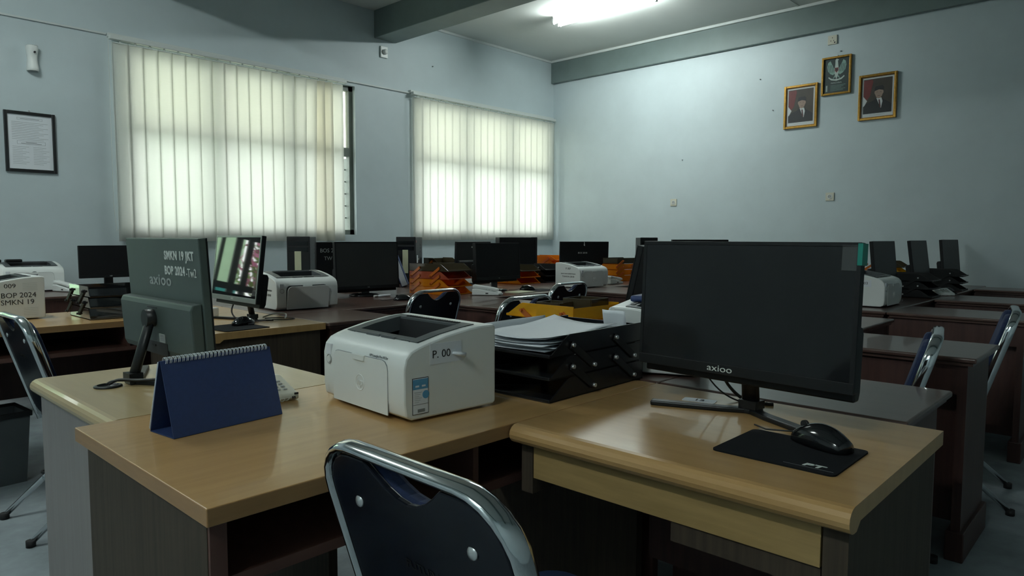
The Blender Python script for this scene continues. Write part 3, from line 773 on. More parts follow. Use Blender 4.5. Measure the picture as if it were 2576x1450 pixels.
# ------------------------------------------------------------------ letter trays
def tray_stack(label, loc, rz, W=.285, LN=.44, tiers=3, step=.057, mats=('tray_black',), arm='tray_black_matte', stud='steel', group='stacked letter trays', slant=.085):
    """open front towards local -y"""
    t = thing('letter_tray_stack', label, 'letter tray', loc, rz, group)
    hw = .050
    for k in range(tiers):
        z = k*step; mt = mats[k % len(mats)]
        m = MB(); e = .0035
        m.box((-W/2, 0, z+.001), (W/2, LN, z+.001+e))
        m.box((-W/2, -.004, z+.001), (W/2, .006, z+.010), .002)
        m.box((-W/2, LN-e, z+.001), (W/2, LN, z+hw))
        for s in (-1, 1):
            xa, xb = sorted((s*W/2, s*(W/2-e)))
            m.prism([(0, z+.001), (LN, z+.001), (LN, z+hw+.006), (slant, z+hw+.006), (slant*.85, z+hw+.002), (.004, z+.008)], xa, xb, 'x')
        m.build('tray', mt, t)
    for k in range(tiers-1):
        z = k*step
        for s in (-1, 1):
            for y in (.115, .315):
                xo = s*(W/2+.004)
                a = (y+.065, z+.022); b = (y-.03, z+step+.028)
                pts = rib([a, b], .020, 0)
                xa, xb = sorted((s*(W/2+.001), s*(W/2+.006)))
                MB().prism(pts, xa, xb, 'x').build('link_arm', arm, t)
                for p in (a, b):
                    MB().cyl((s*(W/2+.009), p[0], p[1]), .0055, .009, 'x', 12).build('stud', stud, t)
    return t
tb = tray_stack('black three tier letter tray full of loose paper beside the printer', (1.335, 1.262, T), D2R(-89))
tl = tray_stack('black three tier letter tray with shiny side on the left light desk', (1.345, 3.93, T), D2R(0), W=.50, LN=.34, slant=.03, mats=('tray_gloss',), stud='rubber', arm='tray_black_matte')
tray_stack('amber and rose clear letter tray behind the middle chair', (3.49, 3.79, T), D2R(6), W=.26, LN=.40, tiers=4, mats=('acrylic_amber', 'acrylic_amber', 'acrylic_rose', 'acrylic_smoke'), arm='acrylic_orange_arm', stud='acrylic_orange_arm')
ty = tray_stack('yellow clear letter tray behind the black trays', (2.115, 1.875, T), D2R(179), W=.28, LN=.335, tiers=3, step=.058, mats=('acrylic_yellow', 'acrylic_yellow', 'acrylic_yellow'), arm='acrylic_orange_arm', stud='acrylic_orange_arm')
tray_stack('orange clear letter tray right of the shiny foot monitor', (4.76, 4.22, T), D2R(0), W=.26, LN=.36, mats=('acrylic_amber', 'acrylic_amber', 'acrylic_smoke'), arm='acrylic_orange_arm', stud='acrylic_orange_arm')
tray_stack('black letter tray left of the printer marked 007', (5.09, 4.22, T), D2R(0), W=.24, LN=.36, mats=('tray_black_matte',))
tray_stack('orange clear letter tray in the corner under the second window', (6.02, 4.9, T), D2R(10), W=.20, LN=.33, tiers=4, mats=('acrylic_amber',), arm='acrylic_orange_arm', stud='acrylic_orange_arm')
tray_stack('orange clear letter tray right of the monitor over printer 007', (5.99, 3.90, T), D2R(80), W=.20, LN=.36, tiers=4, mats=('acrylic_amber', 'acrylic_amber', 'acrylic_amber', 'acrylic_smoke'), arm='acrylic_orange_arm', stud='acrylic_orange_arm')
tray_stack('smoky clear letter tray right of the tower with a white sticker', (4.45, 5.0, T), D2R(0), W=.25, LN=.22, tiers=4, mats=('acrylic_yellow', 'acrylic_smoke'), arm='acrylic_orange_arm', stud='acrylic_orange_arm')
tray_stack('black letter tray beside the printer marked 03', (5.73, 1.19, T), D2R(0), W=.27, LN=.40, mats=('tray_black_matte',))
tray_stack('black letter tray farthest right, spread open near the wall', (6.66, 1.18, T), D2R(2), W=.27, LN=.38, mats=('tray_black_matte',))
tray_stack('yellow clear letter tray between the far right monitors', (6.75, 1.63, T), D2R(0), W=.22, LN=.18, tiers=4, mats=('acrylic_yellow', 'acrylic_smoke'), arm='acrylic_orange_arm', stud='acrylic_orange_arm')
# pale reflective side sheet on the left trays
# dark clear boxes standing on the yellow tray
def open_box(label, loc, rz, W, DP, h, mt):
    t = thing('desk_organiser', label, 'organiser', loc, rz, 'smoky clear boxes on the yellow tray')
    e = .003
    MB().box((-W/2, -DP/2, 0), (W/2, DP/2, e)).build('base', mt, t)
    for s in (-1, 1):
        MB().box((-W/2, s*DP/2-e/2, e), (W/2, s*DP/2+e/2, h)).build('side', mt, t)
        MB().box((s*W/2-e/2, -DP/2+e, e), (s*W/2+e/2, DP/2-e, h)).build('side', mt, t)
    return t
open_box('smaller smoky clear box on the yellow tray', (2.055, 1.70, .871), D2R(8), .10, .10, .055, 'acrylic_smoke')
open_box('wider smoky clear box on the yellow tray', (2.178, 1.645, .871), D2R(4), .12, .13, .066, 'acrylic_smoke')

# loose paper in the black tray
zt_ = T+.057*2+.007
def sheet(label, x, y, rz, z, curl=.0, wd=.21, ln=.297, group='loose sheets in the black tray', tiltx=0, mt='paper'):
    m = MB(); rows = []
    for i in range(9):
        u = i/8-.5; row = []
        for j in range(7):
            v = j/6-.5
            row.append((u*ln, v*wd, curl*(4*v*v)*.5+curl*max(0, u)*1.2*(1+v)+.0015*math.sin(u*7+v*4+rz*9)))
        rows.append(row)
    m.grid(rows)
    o = m.build('paper_sheet', mt, None); o.location = (x, y, z); o.rotation_euler = (tiltx, 0, rz)
    so = o.modifiers.new('thick', 'SOLIDIFY'); so.thickness = .0004
    tag(o, label, 'paper', group); return o
names = ['bottom sheet of the loose papers in the black tray', 'second lowest loose sheet in the black tray', 'middle loose sheet in the black tray', 'loose sheet turned askew in the black tray', 'second highest loose sheet in the black tray', 'topmost curled white sheet in the black tray']
for k, nme in enumerate(names):
    sheet(nme, 1.515+.012*math.sin(k*2.1), 1.255+.006*math.cos(k*1.7), D2R((0, 3, -3, 5, -2, 4)[k]), zt_+.003+k*.0065, .004+.003*k, ln=.33, wd=.225)
sheet('white sheet propped against the far side of the black tray', 1.50, 1.375, D2R(2), zt_+.036, .002, wd=.055, ln=.27, tiltx=D2R(62), group='propped sheets in the black tray')
sheet('small white note standing up at the rear of the black tray', 1.735, 1.20, D2R(88), zt_+.046, .001, wd=.075, ln=.085, tiltx=D2R(75), group='propped sheets in the black tray')

# ------------------------------------------------------------------ chairs
def chair(label, loc, rz, group='chrome framed blue chairs'):
    """sitter looks towards local +y, back rest at -y; origin on the floor under the seat centre"""
    t = thing('chair', label, 'chair', loc, rz, group)
    W = .205; zt, zs = .862, .46
    def bp(z):                       # y of the back plane, leaning
        return -.20 - .30*(z-zs)
    path = []
    r = .085
    for z in (.40, .50, .62, .72): path.append((-W, bp(z), z))
    for k in range(7):
        a = PI-PI/2*k/6; z = zt-r+r*math.sin(a); path.append((-W+r+r*math.cos(a), bp(z), z))
    path += [(x, bp(zt), zt) for x in (-.06, 0, .06)]
    for k in range(7):
        a = PI/2-PI/2*k/6; z = zt-r+r*math.sin(a); path.append((W-r+r*math.cos(a), bp(z), z))
    for z in (.72, .62, .50, .40): path.append((W, bp(z), z))
    MB().tube(path, .0085, 12, flat=2.1, flatdir=(0, 1, .1)).build('back_frame', 'chrome', t)
    # back panel outline with the hand hole at the top
    out = []
    w = W-.012; top = zt-.012; bot = .44; rc = .07
    for k in range(6):
        a = -PI/2-PI/2*k/5; out.append((-w+rc+rc*math.cos(a), bot+rc+rc*math.sin(a)))
    for k in range(6):
        a = PI-PI/2*k/5; out.append((-w+rc+rc*math.cos(a), top-rc+rc*math.sin(a)))
    for k in range(9):
        f = k/8; out.append((-.085+.17*f, top-.045*math.sin(PI*f)))
    for k in range(6):
        a = PI/2-PI/2*k/5; out.append((w-rc+rc*math.cos(a), top-rc+rc*math.sin(a)))
    for k in range(6):
        a = -PI/2*k/5; out.append((w-rc+rc*math.cos(a), bot+rc+rc*math.sin(a)))
    def lean(m, dy):
        for v in m.bm.verts: v.co.y = v.co.y + bp(v.co.z)
        return m
    lean(MB().prism(out, -.012, .0, 'y'), 0).build('back_shell', 'navy_shell', t, bevel=.003)
    lean(MB().prism([(x*.97, bot+(z-bot)*.985+.004) for x, z in out], .0, .034, 'y'), 0).build('back_pad', 'navy_fabric', t, bevel=.010)
    for s in (-1, 1):
        z = .775
        MB().lathe([(.0, 0), (.010, 0), (.009, .002), (.004, .004), (.0, .0045)], 14).xform(Matrix.Translation((s*.125, bp(z)-.012, z)) @ Matrix.Rotation(PI/2, 4, 'X')).build('rivet', 'steel', t)
    text('FUTURA', .022, 'black_plastic', t, (0, bp(.70)-.0128, .70), (1, 0, 0), (0, -.29, .96), name='maker_mark')
    # seat
    sp = rrect(-.205, -.20, .205, .225, .07, 5)
    MB().prism(sp, .425, .437, 'z').build('seat_base', 'navy_shell', t)
    MB().prism([(x*.985, y*.985) for x, y in sp], .437, .475, 'z').build('seat_pad', 'navy_fabric', t, bevel=.014)
    # crossed legs
    for s in (-1, 1):
        x = s*.195
        MB().tube([(x, .16, .43), (x, .05, .345), (x, -.325, .02)], .0115, 8).build('leg', 'chrome', t)
        x2 = s*.215
        MB().tube([(x2, bp(.45), .45), (x2, -.10, .31), (x2, .20, .02)], .0115, 8).build('leg', 'chrome', t)
        MB().cyl((x, -.333, .0125), .017, .025, 'z', 12).build('foot_cap', 'rubber', t)
        MB().cyl((x2, .206, .0125), .017, .025, 'z', 12).build('foot_cap', 'rubber', t)
    MB().tube([(-.195, -.19, .14), (.195, -.19, .14)], .008, 8).build('crossbar', 'chrome', t)
    MB().tube([(-.215, .12, .10), (.215, .12, .10)], .008, 8).build('crossbar', 'chrome', t)
    return t
chair('blue chair with chrome frame nearest the camera, at the drawer desk', (.895, .735, 0), D2R(-91))
chair('blue chair at the left edge beside the grey bin', (.955, 3.275, 0), D2R(-89))
chair('blue chair between the first two dark desk wings on the right', (2.575, .85, 0), D2R(11))
chair('blue chair at the right edge standing by the floor', (3.69, .785, 0), D2R(9))
chair('blue chair farthest right, mostly cut by the right edge', (5.20, .84, 0), D2R(7))
chair('blue chair with hand hole behind the white printer', (2.64, 3.415, 0), D2R(5))
chair('blue chair with chrome hoop behind the yellow tray', (2.70, 2.74, 0), D2R(2))
chair('blue chair in front of the printer marked 007', (3.72, 3.27, 0), D2R(3))

# ------------------------------------------------------------------ mice, pads
def mouse(label, loc, rz, s=1.0):
    t = thing('mouse', label, 'mouse', loc, rz, 'black mice'); t.scale = (s, s, s)
    rows = []
    for i in range(15):
        u = i/14; y = -.062+.124*u
        wd = .0335*math.sin(PI*min(1, max(0, u*.9+.06)))**.45*(1-.12*math.sin(PI*u))
        hg = .040*math.sin(PI*(u*.86+.08))**.75
        if i in (0, 14): wd *= .35; hg *= .45
        row = []
        for j in range(13):
            a = PI*j/12; row.append((wd*math.cos(a), y, .001+hg*abs(math.sin(a))**.8))
        rows.append(row)
    rows.reverse()
    m = MB().grid(rows); 
    bmesh.ops.holes_fill(m.bm, edges=m.bm.edges[:], sides=60)
    bmesh.ops.recalc_face_normals(m.bm, faces=m.bm.faces[:])
    m.build('shell', 'black_gloss', t)
    MB().cyl((0, .038, .0305), .008, .006, 'x', 14).build('scroll_wheel', 'rubber', t)
    MB().tube([(0, .058, .012), (.0, .085, .006), (-.02, .115, .004), (-.015, .15, .004)], .0018, 6).build('cable', 'cable_black', t)
    return t
def mouse_pad(label, cx, cy, rz, w=.235, d=.205, mt='mouse_pad_cloth', group='mouse pads', z=T):
    t = thing('mouse_pad', label, 'mouse pad', (cx, cy, z), rz, group)
    MB().prism(rrect(-w/2, -d/2, w/2, d/2, .012), .0002, .0035, 'z').build('mat', mt, t)
    return t
pd = mouse_pad('black mouse pad printed PT in front of the big monitor', 1.362, .522, D2R(-90), .235, .20)
text('PT', .022, 'chalk', pd, (.07, -.07, .0039), (1, 0, 0), (0, 1, 0), xs=1.5, shear=.15, offset=.0006)
MB().box((.02, -.0835, .0034), (.11, -.0825, .0037)).build('print_line', 'ink_soft', pd)
mouse('black mouse on the PT mouse pad', (1.432, .487, T+.0036), D2R(-22), 1.1)
mouse_pad('grey mouse pad below the mirroring monitor', 1.47, 3.14, D2R(-86), .24, .22)
mouse('black mouse below the mirroring monitor', (1.535, 3.19, T+.0036), D2R(-75))
mouse('black mouse left of the handled chair', (2.90, 3.72, T), D2R(60))
mouse_pad('dark mouse pad right of the shiny monitor foot', 4.24, 3.66, D2R(0), .24, .20)
mouse('black mouse right of the shiny monitor foot', (4.14, 3.71, T+.0036), D2R(50))
mouse('black mouse behind the printer marked 007', (5.47, 3.84, T), D2R(70))
mouse('black mouse right of the big monitor edge', (3.78, 1.20, T), D2R(70))
mouse_pad('dark mouse pad beside the phone on the far right', 6.28, 1.27, D2R(15), .24, .20, z=T)
mouse('black mouse next to the far right phone', (6.30, 1.235, T+.0036), D2R(60))

# ------------------------------------------------------------------ phones
def phone(label, loc, rz, mt='white_plastic', mark=None, s=1.0):
    """keypad slopes to local -y, handset lies along y on the left"""
    t = thing('desk_phone', label, 'phone', loc, rz, 'desk phones'); t.scale = (s, s, s)
    MB().prism([(-.10, .002), (.10, .002), (.10, .048), (.06, .050), (-.09, .022), (-.10, .016)], -.075, .075, 'x').build('base', mt, t, bevel=.006)
    hs = MB()
    pts = [(-.095, .036), (-.088, .052), (-.05, .060), (.05, .074), (.088, .080), (.098, .070), (.095, .052), (.055, .056), (-.045, .040), (-.06, .032)]
    hs.prism(pts, -.072, -.024, 'x'); hs.build('handset', mt, t, bevel=.006)
    for i in range(4):
        for j in range(3):
            x = .005+j*.02; y = -.06+i*.022
            z = .022+(y+.09)*.187
            MB().box((x-.006, y-.005, z), (x+.006, y+.005, z+.005), .001).build('key', 'white_shade', t)
    pts = [(-.05, -.098, .012)]
    for k in range(44):
        a = k*.9; f = k/43; pts.append((-.05+.09*f+.004*math.cos(a), -.104-.012*math.sin(PI*f), .008+.004*math.sin(a)))
    MB().tube(pts, .0016, 5).build('coiled_cord', mt, t)
    MB().box((-.0756, -.02, .012), (-.0745, .0, .020)).build('line_socket', 'ink', t)
    if mark: text(mark, .014, 'ink', t, (.0754, -.03, .014), (0, 1, 0), (0, 0, 1))
    return t
ph = phone('cream desk phone half hidden behind the blue calendar', (.875, 1.715, T), D2R(-10), 'cream_plastic', None, .86)
MB().box((.06, -.1016, .018), (.072, -.0995, .024)).build('line_socket', 'ink', ph)
text('ss', .015, 'ink', ph, (.058, -.1014, .011), (1, 0, 0), (0, 0, 1), offset=.0004)
phone('white desk phone on the light desk behind the lettered monitor', (1.50, 3.665, T), D2R(-60))
phone('white desk phone with coiled cord beside the amber tray', (3.62, 3.64, T), D2R(35))
phone('white desk phone right of the printer marked 007', (5.30, 3.72, T), D2R(90))
phone('white desk phone by the small monitor at the left wall', (1.50, 5.80, .775), D2R(20))
phone('white desk phone at the far right by the spread trays', (6.02, 1.225, T), D2R(-60), s=.95)

# ------------------------------------------------------------------ desk calendar
cal = thing('desk_calendar', 'blue tent desk calendar with white spiral binding', 'calendar', (.6825, 1.548, T), D2R(6.5))
CWD, CD, CH = .262, .098, .158
def slab(m, p, q, th):
    # sheet between two (y, z) points along the whole width
    d = Vector((q[0]-p[0], q[1]-p[1])); d.normalize(); n = Vector((-d.y, d.x))*th/2
    m.prism([(p[0]+n.x, p[1]+n.y), (q[0]+n.x, q[1]+n.y), (q[0]-n.x, q[1]-n.y), (p[0]-n.x, p[1]-n.y)], -CWD/2, CWD/2, 'x')
    return m
slab(MB(), (-CD/2, .001), (-.003, CH), .002).build('front_board', 'navy_card', cal)
slab(MB(), (CD/2, .001), (.003, CH), .002).build('rear_board', 'navy_card', cal)
slab(MB(), (-CD/2, .0015), (CD/2, .0015), .002).build('base_flap', 'navy_card', cal)
for k in range(4):
    slab(MB(), (CD/2+.002+k*.0012, .006), (.005+k*.0012, CH-.002), .0006).build('page', 'paper', cal)
nr = 27; ring = None
for k in range(nr):
    x = -CWD/2+.012+k*(CWD-.024)/(nr-1)
    if ring is None:
        m = MB()
        for dx in (-.0016, .0016):
            m.tube([(dx, .0075*math.cos(a*PI/8), .0075*math.sin(a*PI/8)) for a in range(16)], .0007, 4, closed=True)
        ring = m.build('binding_ring', 'paper', cal); o = ring
    else:
        o = ring.copy(); COL.objects.link(o); o.parent = cal
    o.location = (x, 0, CH)

# ------------------------------------------------------------------ pc towers
def tower(label, loc, rz, strip=True, sticker=False, h=.425, w=.175, d=.40, group='black computer towers'):
    """front towards local -y"""
    t = thing('computer_tower', label, 'computer', loc, rz, group)
    MB().box((-w/2, .02, .008), (w/2, d, h), .003).build('case', 'monitor_back_dark', t)
    MB().box((-w/2-.001, 0, .004), (w/2+.001, .02, h+.002), .005).build('front_panel', 'black_plastic', t)
    for k in range(2):
        MB().box((-w/2+.014, -.002, h-.07-k*.05), (w/2-.014, .001, h-.035-k*.05), .001).build('drive_bay', 'black_gloss', t)
    MB().cyl((0, -.001, h-.15), .010, .004, 'y', 14).build('power_button', 'steel', t)
    for k in range(9):
        MB().box((w/2-.0005, d-.14+(k % 3)*.03, h-.08-(k//3)*.03), (w/2+.001, d-.12+(k % 3)*.03, h-.065-(k//3)*.03)).build('vent', 'cavity_dark', t)
    for s in (-1, 1):
        for y in (.04, d-.04):
            MB().cyl((s*(w/2-.02), y, .004), .012, .008, 'z', 10).build('foot', 'rubber', t)
    if strip:
        MB().box((-.030, -.0032, .10), (.020, -.0024, .31)).build('paper_strip', 'sticker_yellow', t)
    if sticker:
        MB().box((w/2+.0002, .06, .19), (w/2+.0014, .125, .26)).build('sticker', 'paper', t)
        text('BOS', .025, 'chalk', t, (w/2+.0006, .17, .222), (0, 1, 0), (0, 0, 1))
        MB().box((w/2+.0002, .02, h-.05), (w/2+.0014, .045, h-.03)).build('red_mark', 'sticker_red', t)
    return t
tower('black computer tower with a pale strip below the wide blind', (2.87, 5.0, T), D2R(-38))
tower('black computer tower with pale strip and white sticker', (3.93, 4.99, T), D2R(-48), True, True)
tower('black computer tower below the corner window', (5.45, 4.78, T), D2R(58), False)
tower('black computer tower peeking out left above the big monitor', (6.17, 3.86, T), D2R(-50), False)
# blue binder leaning on the middle tower
bf = thing('ring_binder', 'dark blue binder leaning on the tower with a white sticker', 'binder', (3.74, 4.76, T), D2R(-40))
m = MB().box((-.03, -.09, 0), (.03, .09, .34), .004); m.xform(Matrix.Rotation(D2R(-20), 4, 'Y')); m.xform(Matrix.Translation((.0, 0, .011))); m.build('cover', 'navy_card', bf)
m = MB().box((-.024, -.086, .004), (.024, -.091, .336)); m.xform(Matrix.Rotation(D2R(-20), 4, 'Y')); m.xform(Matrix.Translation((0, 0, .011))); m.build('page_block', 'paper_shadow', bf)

# ------------------------------------------------------------------ small things on desks
tg = thing('number_tag', 'small white number 12 tag beside the big monitor foot', 'tag', (1.632, .862, T), D2R(-76))
MB().prism(rrect(-.042, -.019, .042, .019, .006), .0002, .0014, 'z').build('card', 'paper', tg)
text('12', .024, 'ink', tg, (0, 0, .0017), (1, 0, 0), (0, 1, 0), xs=1.2)
mk = thing('marker_pen', 'white marker pen lying before the dusty monitor', 'pen', (2.98, 4.04, T), D2R(0))
MB().cyl((0, 0, .0085), .008, .11, 'x', 12).build('barrel', 'paper', mk)
MB().cyl((-.068, 0, .0085), .0085, .03, 'x', 12).build('cap', 'white_shade', mk)
wb = thing('white_booklet', 'white booklet lying beside the shiny monitor foot', 'booklet', (3.98, 3.64, T), D2R(3))
MB().box((-.10, -.07, 0), (.10, .07, .005), .001).build('pages', 'sticker_yellow', wb)
bl = thing('blue_pouch', 'small blue pouch on the hidden printer behind the big monitor', 'pouch', (2.02, 1.27, T+.207), D2R(10))
MB().box((-.05, -.04, 0), (.05, .04, .022), .009, 3).build('body', 'navy_card', bl)
MB().box((-.045, -.041, .009), (.045, -.0395, .012)).build('zip', 'black_plastic', bl)
# cables of the two near monitors
def cable(label, pts, r=.0028):
    # smooth the polyline
    P = [Vector(p) for p in pts]; out = []
    for i in range(len(P)-1):
        p0 = P[max(i-1, 0)]; p1 = P[i]; p2 = P[i+1]; p3 = P[min(i+2, len(P)-1)]
        for k in range(6):
            t = k/6
            out.append(.5*((2*p1)+(-p0+p2)*t+(2*p0-5*p1+4*p2-p3)*t*t+(-p0+3*p1-3*p2+p3)*t**3))
    out.append(P[-1])
    return tag(MB().tube(out, r, 6).build('cable', 'cable_black'), label, 'cable', 'black cables on the desks')
cable('thick black cable hanging behind the big monitor', [(1.59, .80, .88), (1.66, .80, .80), (1.69, .765, .757), (1.70, .72, .754), (1.71, .70, .754)], .0042)
cable('thin black cable hanging behind the big monitor', [(1.585, .86, .88), (1.655, .83, .79), (1.69, .79, .754), (1.70, .74, .753), (1.72, .72, .753)], .0022)
cable('thick black cable running from the lettered monitor into the desk hole', [(.80, 2.05, .86), (.79, 2.03, .80), (.75, 2.05, .772), (.70, 2.10, .766), (.66, 2.135, .768), (.637, 2.147, .757)], .0042)
cable('second black cable running into the desk hole', [(.82, 2.08, .86), (.81, 2.05, .79), (.76, 2.07, .757), (.70, 2.115, .762), (.65, 2.14, .766), (.632, 2.15, .757)], .0032)
cable('black cable curving below the mirroring monitor', [(1.62, 3.42, .88), (1.585, 3.42, .80), (1.60, 3.37, .757), (1.66, 3.30, .755), (1.72, 3.25, .755)], .004)
cable('black cable looping on the desk right of the mirroring monitor', [(1.73, 3.28, .755), (1.78, 3.22, .755), (1.83, 3.24, .755), (1.80, 3.32, .755), (1.73, 3.36, .755)], .0026)
o = cable('white cable loop on the desk right of the mirroring monitor', [(1.74, 3.40, .756), (1.79, 3.36, .775), (1.83, 3.33, .772), (1.80, 3.28, .756)], .004); o.data.materials[0] = MATS['white_plastic']
for lb, x, s_ in (('long black case lying on the left wall printer', 1.21, 1.0), ('short black case lying on the left wall printer', 1.10, .7)):
    t = thing('black_case', lb, 'case', (x, 6.06, .775+.2105), D2R(4), 'black cases on the left wall printer')
    MB().box((-.05*s_, -.025, 0), (.05*s_, .025, .022), .007, 3).build('shell', 'black_plastic', t)
    MB().box((-.046*s_, -.0256, .010), (.046*s_, -.0248, .012)).build('zip', 'rubber', t)
# grey bin
bn = thing('waste_bin', 'dark grey plastic bin under the left light desk', 'bin', (.66, 4.02, 0), D2R(4))
def frus(m, w0, d0, w1, d1, z0, z1):
    m._new([(-w0, -d0, z0), (w0, -d0, z0), (w0, d0, z0), (-w0, d0, z0), (-w1, -d1, z1), (w1, -d1, z1), (w1, d1, z1), (-w1, d1, z1)],
           [(3, 2, 1, 0), (0, 1, 5, 4), (1, 2, 6, 5), (2, 3, 7, 6), (3, 0, 4, 7)])
    return m
b_ = frus(MB(), .13, .10, .15, .12, .0, .33).build('bucket', 'bin_plastic', bn); so = b_.modifiers.new('thick', 'SOLIDIFY'); so.thickness = .003
m = MB()
m.box((-.158, -.128, .32), (.158, -.118, .345), .003); m.box((-.158, .118, .32), (.158, .128, .345), .003); m.box((-.158, -.118, .32), (-.148, .118, .345), .003); m.box((.148, -.118, .32), (.158, .118, .345), .003)
m.build('rim', 'black_plastic', bn)
MB().box((-.06, -.118, .19), (-.01, -.110, .25), .002).build('badge', 'black_plastic', bn)
MB().tube([(.05*math.cos(a*PI/10), .04*math.sin(a*PI/10), 0) for a in range(20)], .006, 6, closed=True)
co = tag(MB().tube([(.93+.055*math.cos(a*PI/10), 4.0+.045*math.sin(a*PI/10), .03) for a in range(20)], .007, 6, closed=True).build('cable_coil', 'bin_plastic'), 'small coil of grey cable on the floor by the bin', 'cable')
co.location = (0, 0, -.0225)

# ------------------------------------------------------------------ things on the walls
# air freshener
af = thing('air_freshener', 'white air freshener dispenser high on the left wall', 'dispenser', (1.423, YW, 2.40))
rows = []
for i in range(11):
    f = i/10; z = .186*f
    wd = .036+.004*math.cos(f*2*PI)-.0*f; dp = .060+.012*math.cos(f*2*PI)*.8
    if i in (0, 10): wd *= .93; dp *= .92
    rows.append([(wd*math.cos(a), -.0-dp*abs(math.sin(a))**.6, z) for a in [PI*k/10 for k in range(11)]])
m = MB().grid(rows); bmesh.ops.holes_fill(m.bm, edges=m.bm.edges[:], sides=80); bmesh.ops.recalc_face_normals(m.bm, faces=m.bm.faces[:])
m.build('body', 'white_plastic', af, bevel=.003)
MB().cyl((.006, -.066, .135), .007, .012, 'y', 14).build('nozzle', 'ink', af)
# framed rules
def frame_thing(name, label, loc, w, h, fw, fmat, axis, mat_in='paper', group=None, d=.02):
    """axis 'y': hangs on the window wall facing -y; axis 'x': on the far wall facing -x"""
    rz = 0 if axis == 'y' else D2R(-90)
    t = thing(name, label, 'picture', loc, rz, group)
    m = MB()
    m.box((-w/2, -d, 0), (-w/2+fw, 0, h), .003); m.box((w/2-fw, -d, 0), (w/2, 0, h), .003)
    m.box((-w/2+fw, -d, 0), (w/2-fw, 0, fw), .003); m.box((-w/2+fw, -d, h-fw), (w/2-fw, 0, h), .003)
    m.build('frame', fmat, t)
    MB().box((-w/2+fw, -d*.4, fw), (w/2-fw, -.001, h-fw)).build('sheet', mat_in, t)
    MB().box((-.006, -.004, h), (.006, -.001, h+.014), .001).build('hanger', 'steel', t)
    return t
fr = frame_thing('framed_notice', 'black framed printed notice on the left wall', (1.39, YW, 1.652), .325, .445, .022, 'black_frame', 'y')
yp = -.0085
def line(t, x0, x1, z, th=.0012, mt='ink_soft', y=yp, name='text_line'):
    MB().box((x0, y-.0004, z), (x1, y+.0001, z+th)).build(name, mt, t)
for (a, b, c, d) in ((-.08, .08, .385, .400), (-.085, .095, .205, .228)):
    line(fr, a, b, c); line(fr, a, b, d); MB().box((a, yp-.0004, c), (a+.0012, yp, d)).build('text_line', 'ink_soft', fr); MB().box((b-.0012, yp-.0004, c), (b, yp, d)).build('text_line', 'ink_soft', fr)
line(fr, -.06, .06, .3915, .003)
line(fr, -.03, .04, .219, .003); line(fr, -.06, .07, .211, .003)
for k in range(11):
    line(fr, -.115, .115-.03*(k % 3), .365-k*.0125, .0016)
for k in range(11):
    line(fr, -.115, -.012-.02*(k % 3), .185-k*.0125, .0014); line(fr, .015, .118-.02*((k+1) % 3), .185-k*.0125, .0014)
# gilt portraits and emblem on the far wall
def portrait(label, y, z, w, h, flip, tone):
    t = frame_thing('framed_portrait', label, (XB, y, z), w, h, .022, 'gold_frame', 'x', 'photo_paper', 'gilt framed portraits', .026)
    fi = MB(); a = .022
    fi.box((-w/2+a, -.018, a), (-w/2+a+.006, -.008, h-a)); fi.box((w/2-a-.006, -.018, a), (w/2-a, -.008, h-a)); fi.box((-w/2+a, -.018, a), (w/2-a, -.008, a+.006)); fi.box((-w/2+a, -.018, h-a-.006), (w/2-a, -.008, h-a))
    fi.build('inner_moulding', 'gold_dark', t)
    pw, p0, p1 = w/2-.044, .062, h-.044
    y0 = -.0106
    MB().box((-pw, y0-.0004, p0), (pw, y0, p1)).build('print', 'photo_brown', t)
    MB().prism([(-pw, p0+.10), (-pw+.03, p0+.13), (-pw+.06, p0+.17), (-pw+.085, p1-.03), (-pw+.08, p1-.005), (-pw, p1-.01)], y0-.0007, y0-.0004, 'y').build('flag_red', 'photo_red', t)
    MB().prism([(-pw, p0+.06), (-pw+.035, p0+.125), (-pw, p0+.17)], y0-.0009, y0-.0007, 'y').build('flag_white', 'photo_paper', t)
    cx = .012
    MB().prism([(-pw, p0), (pw, p0), (pw, p0+.075), (pw-.03, p0+.10), (cx+.045, p0+.125), (cx+.025, p0+.142), (cx-.025, p0+.142), (cx-.05, p0+.122), (-pw+.03, p0+.10), (-pw, p0+.07)], y0-.0012, y0-.0009, 'y').build('suit', 'photo_suit', t)
    MB().prism([(cx-.022, p0+.145), (cx+.024, p0+.145), (cx+.034, p0+.11), (cx+.022, p0+.045), (cx+.006, p0+.075)], y0-.0014, y0-.0012, 'y').build('shirt', 'photo_paper', t)
    MB().prism([(cx-.003, p0+.128), (cx+.010, p0+.128), (cx+.020, p0+.06), (cx+.015, p0+.045), (cx+.006, p0+.06)], y0-.0016, y0-.0014, 'y').build('tie', 'photo_tie', t)
    MB().prism([(cx+.041*math.cos(a)*(.82 if math.sin(a) < 0 else 1), p0+.193+.054*math.sin(a)) for a in [2*PI*k/20 for k in range(20)]], y0-.0018, y0-.0016, 'y').build('face', 'photo_skin', t)
    MB().prism([(cx-.042, p0+.212), (cx-.040, p0+.245), (cx-.028, p0+.258), (cx+.03, p0+.262), (cx+.044, p0+.245), (cx+.043, p0+.214), (cx, p0+.225)], y0-.002, y0-.0018, 'y').build('cap', 'photo_suit', t)
    for s in (-1, 1):
        MB().prism([(cx+s*.016-.007, p0+.200), (cx+s*.016+.007, p0+.200), (cx+s*.016+.006, p0+.203), (cx+s*.016-.006, p0+.203)], y0-.002, y0-.0018, 'y').build('eye', 'photo_brown', t)
    MB().box((cx-.012, y0-.002, p0+.165), (cx+.012, y0-.0018, p0+.168)).build('mouth', 'photo_tie', t)
    line(t, -.07, .07, .045, .0015, 'ink_soft', y0)
portrait('gilt framed portrait of a man in black cap, lower left of the emblem', 2.872, 2.33, .345, .446, 1, 0)
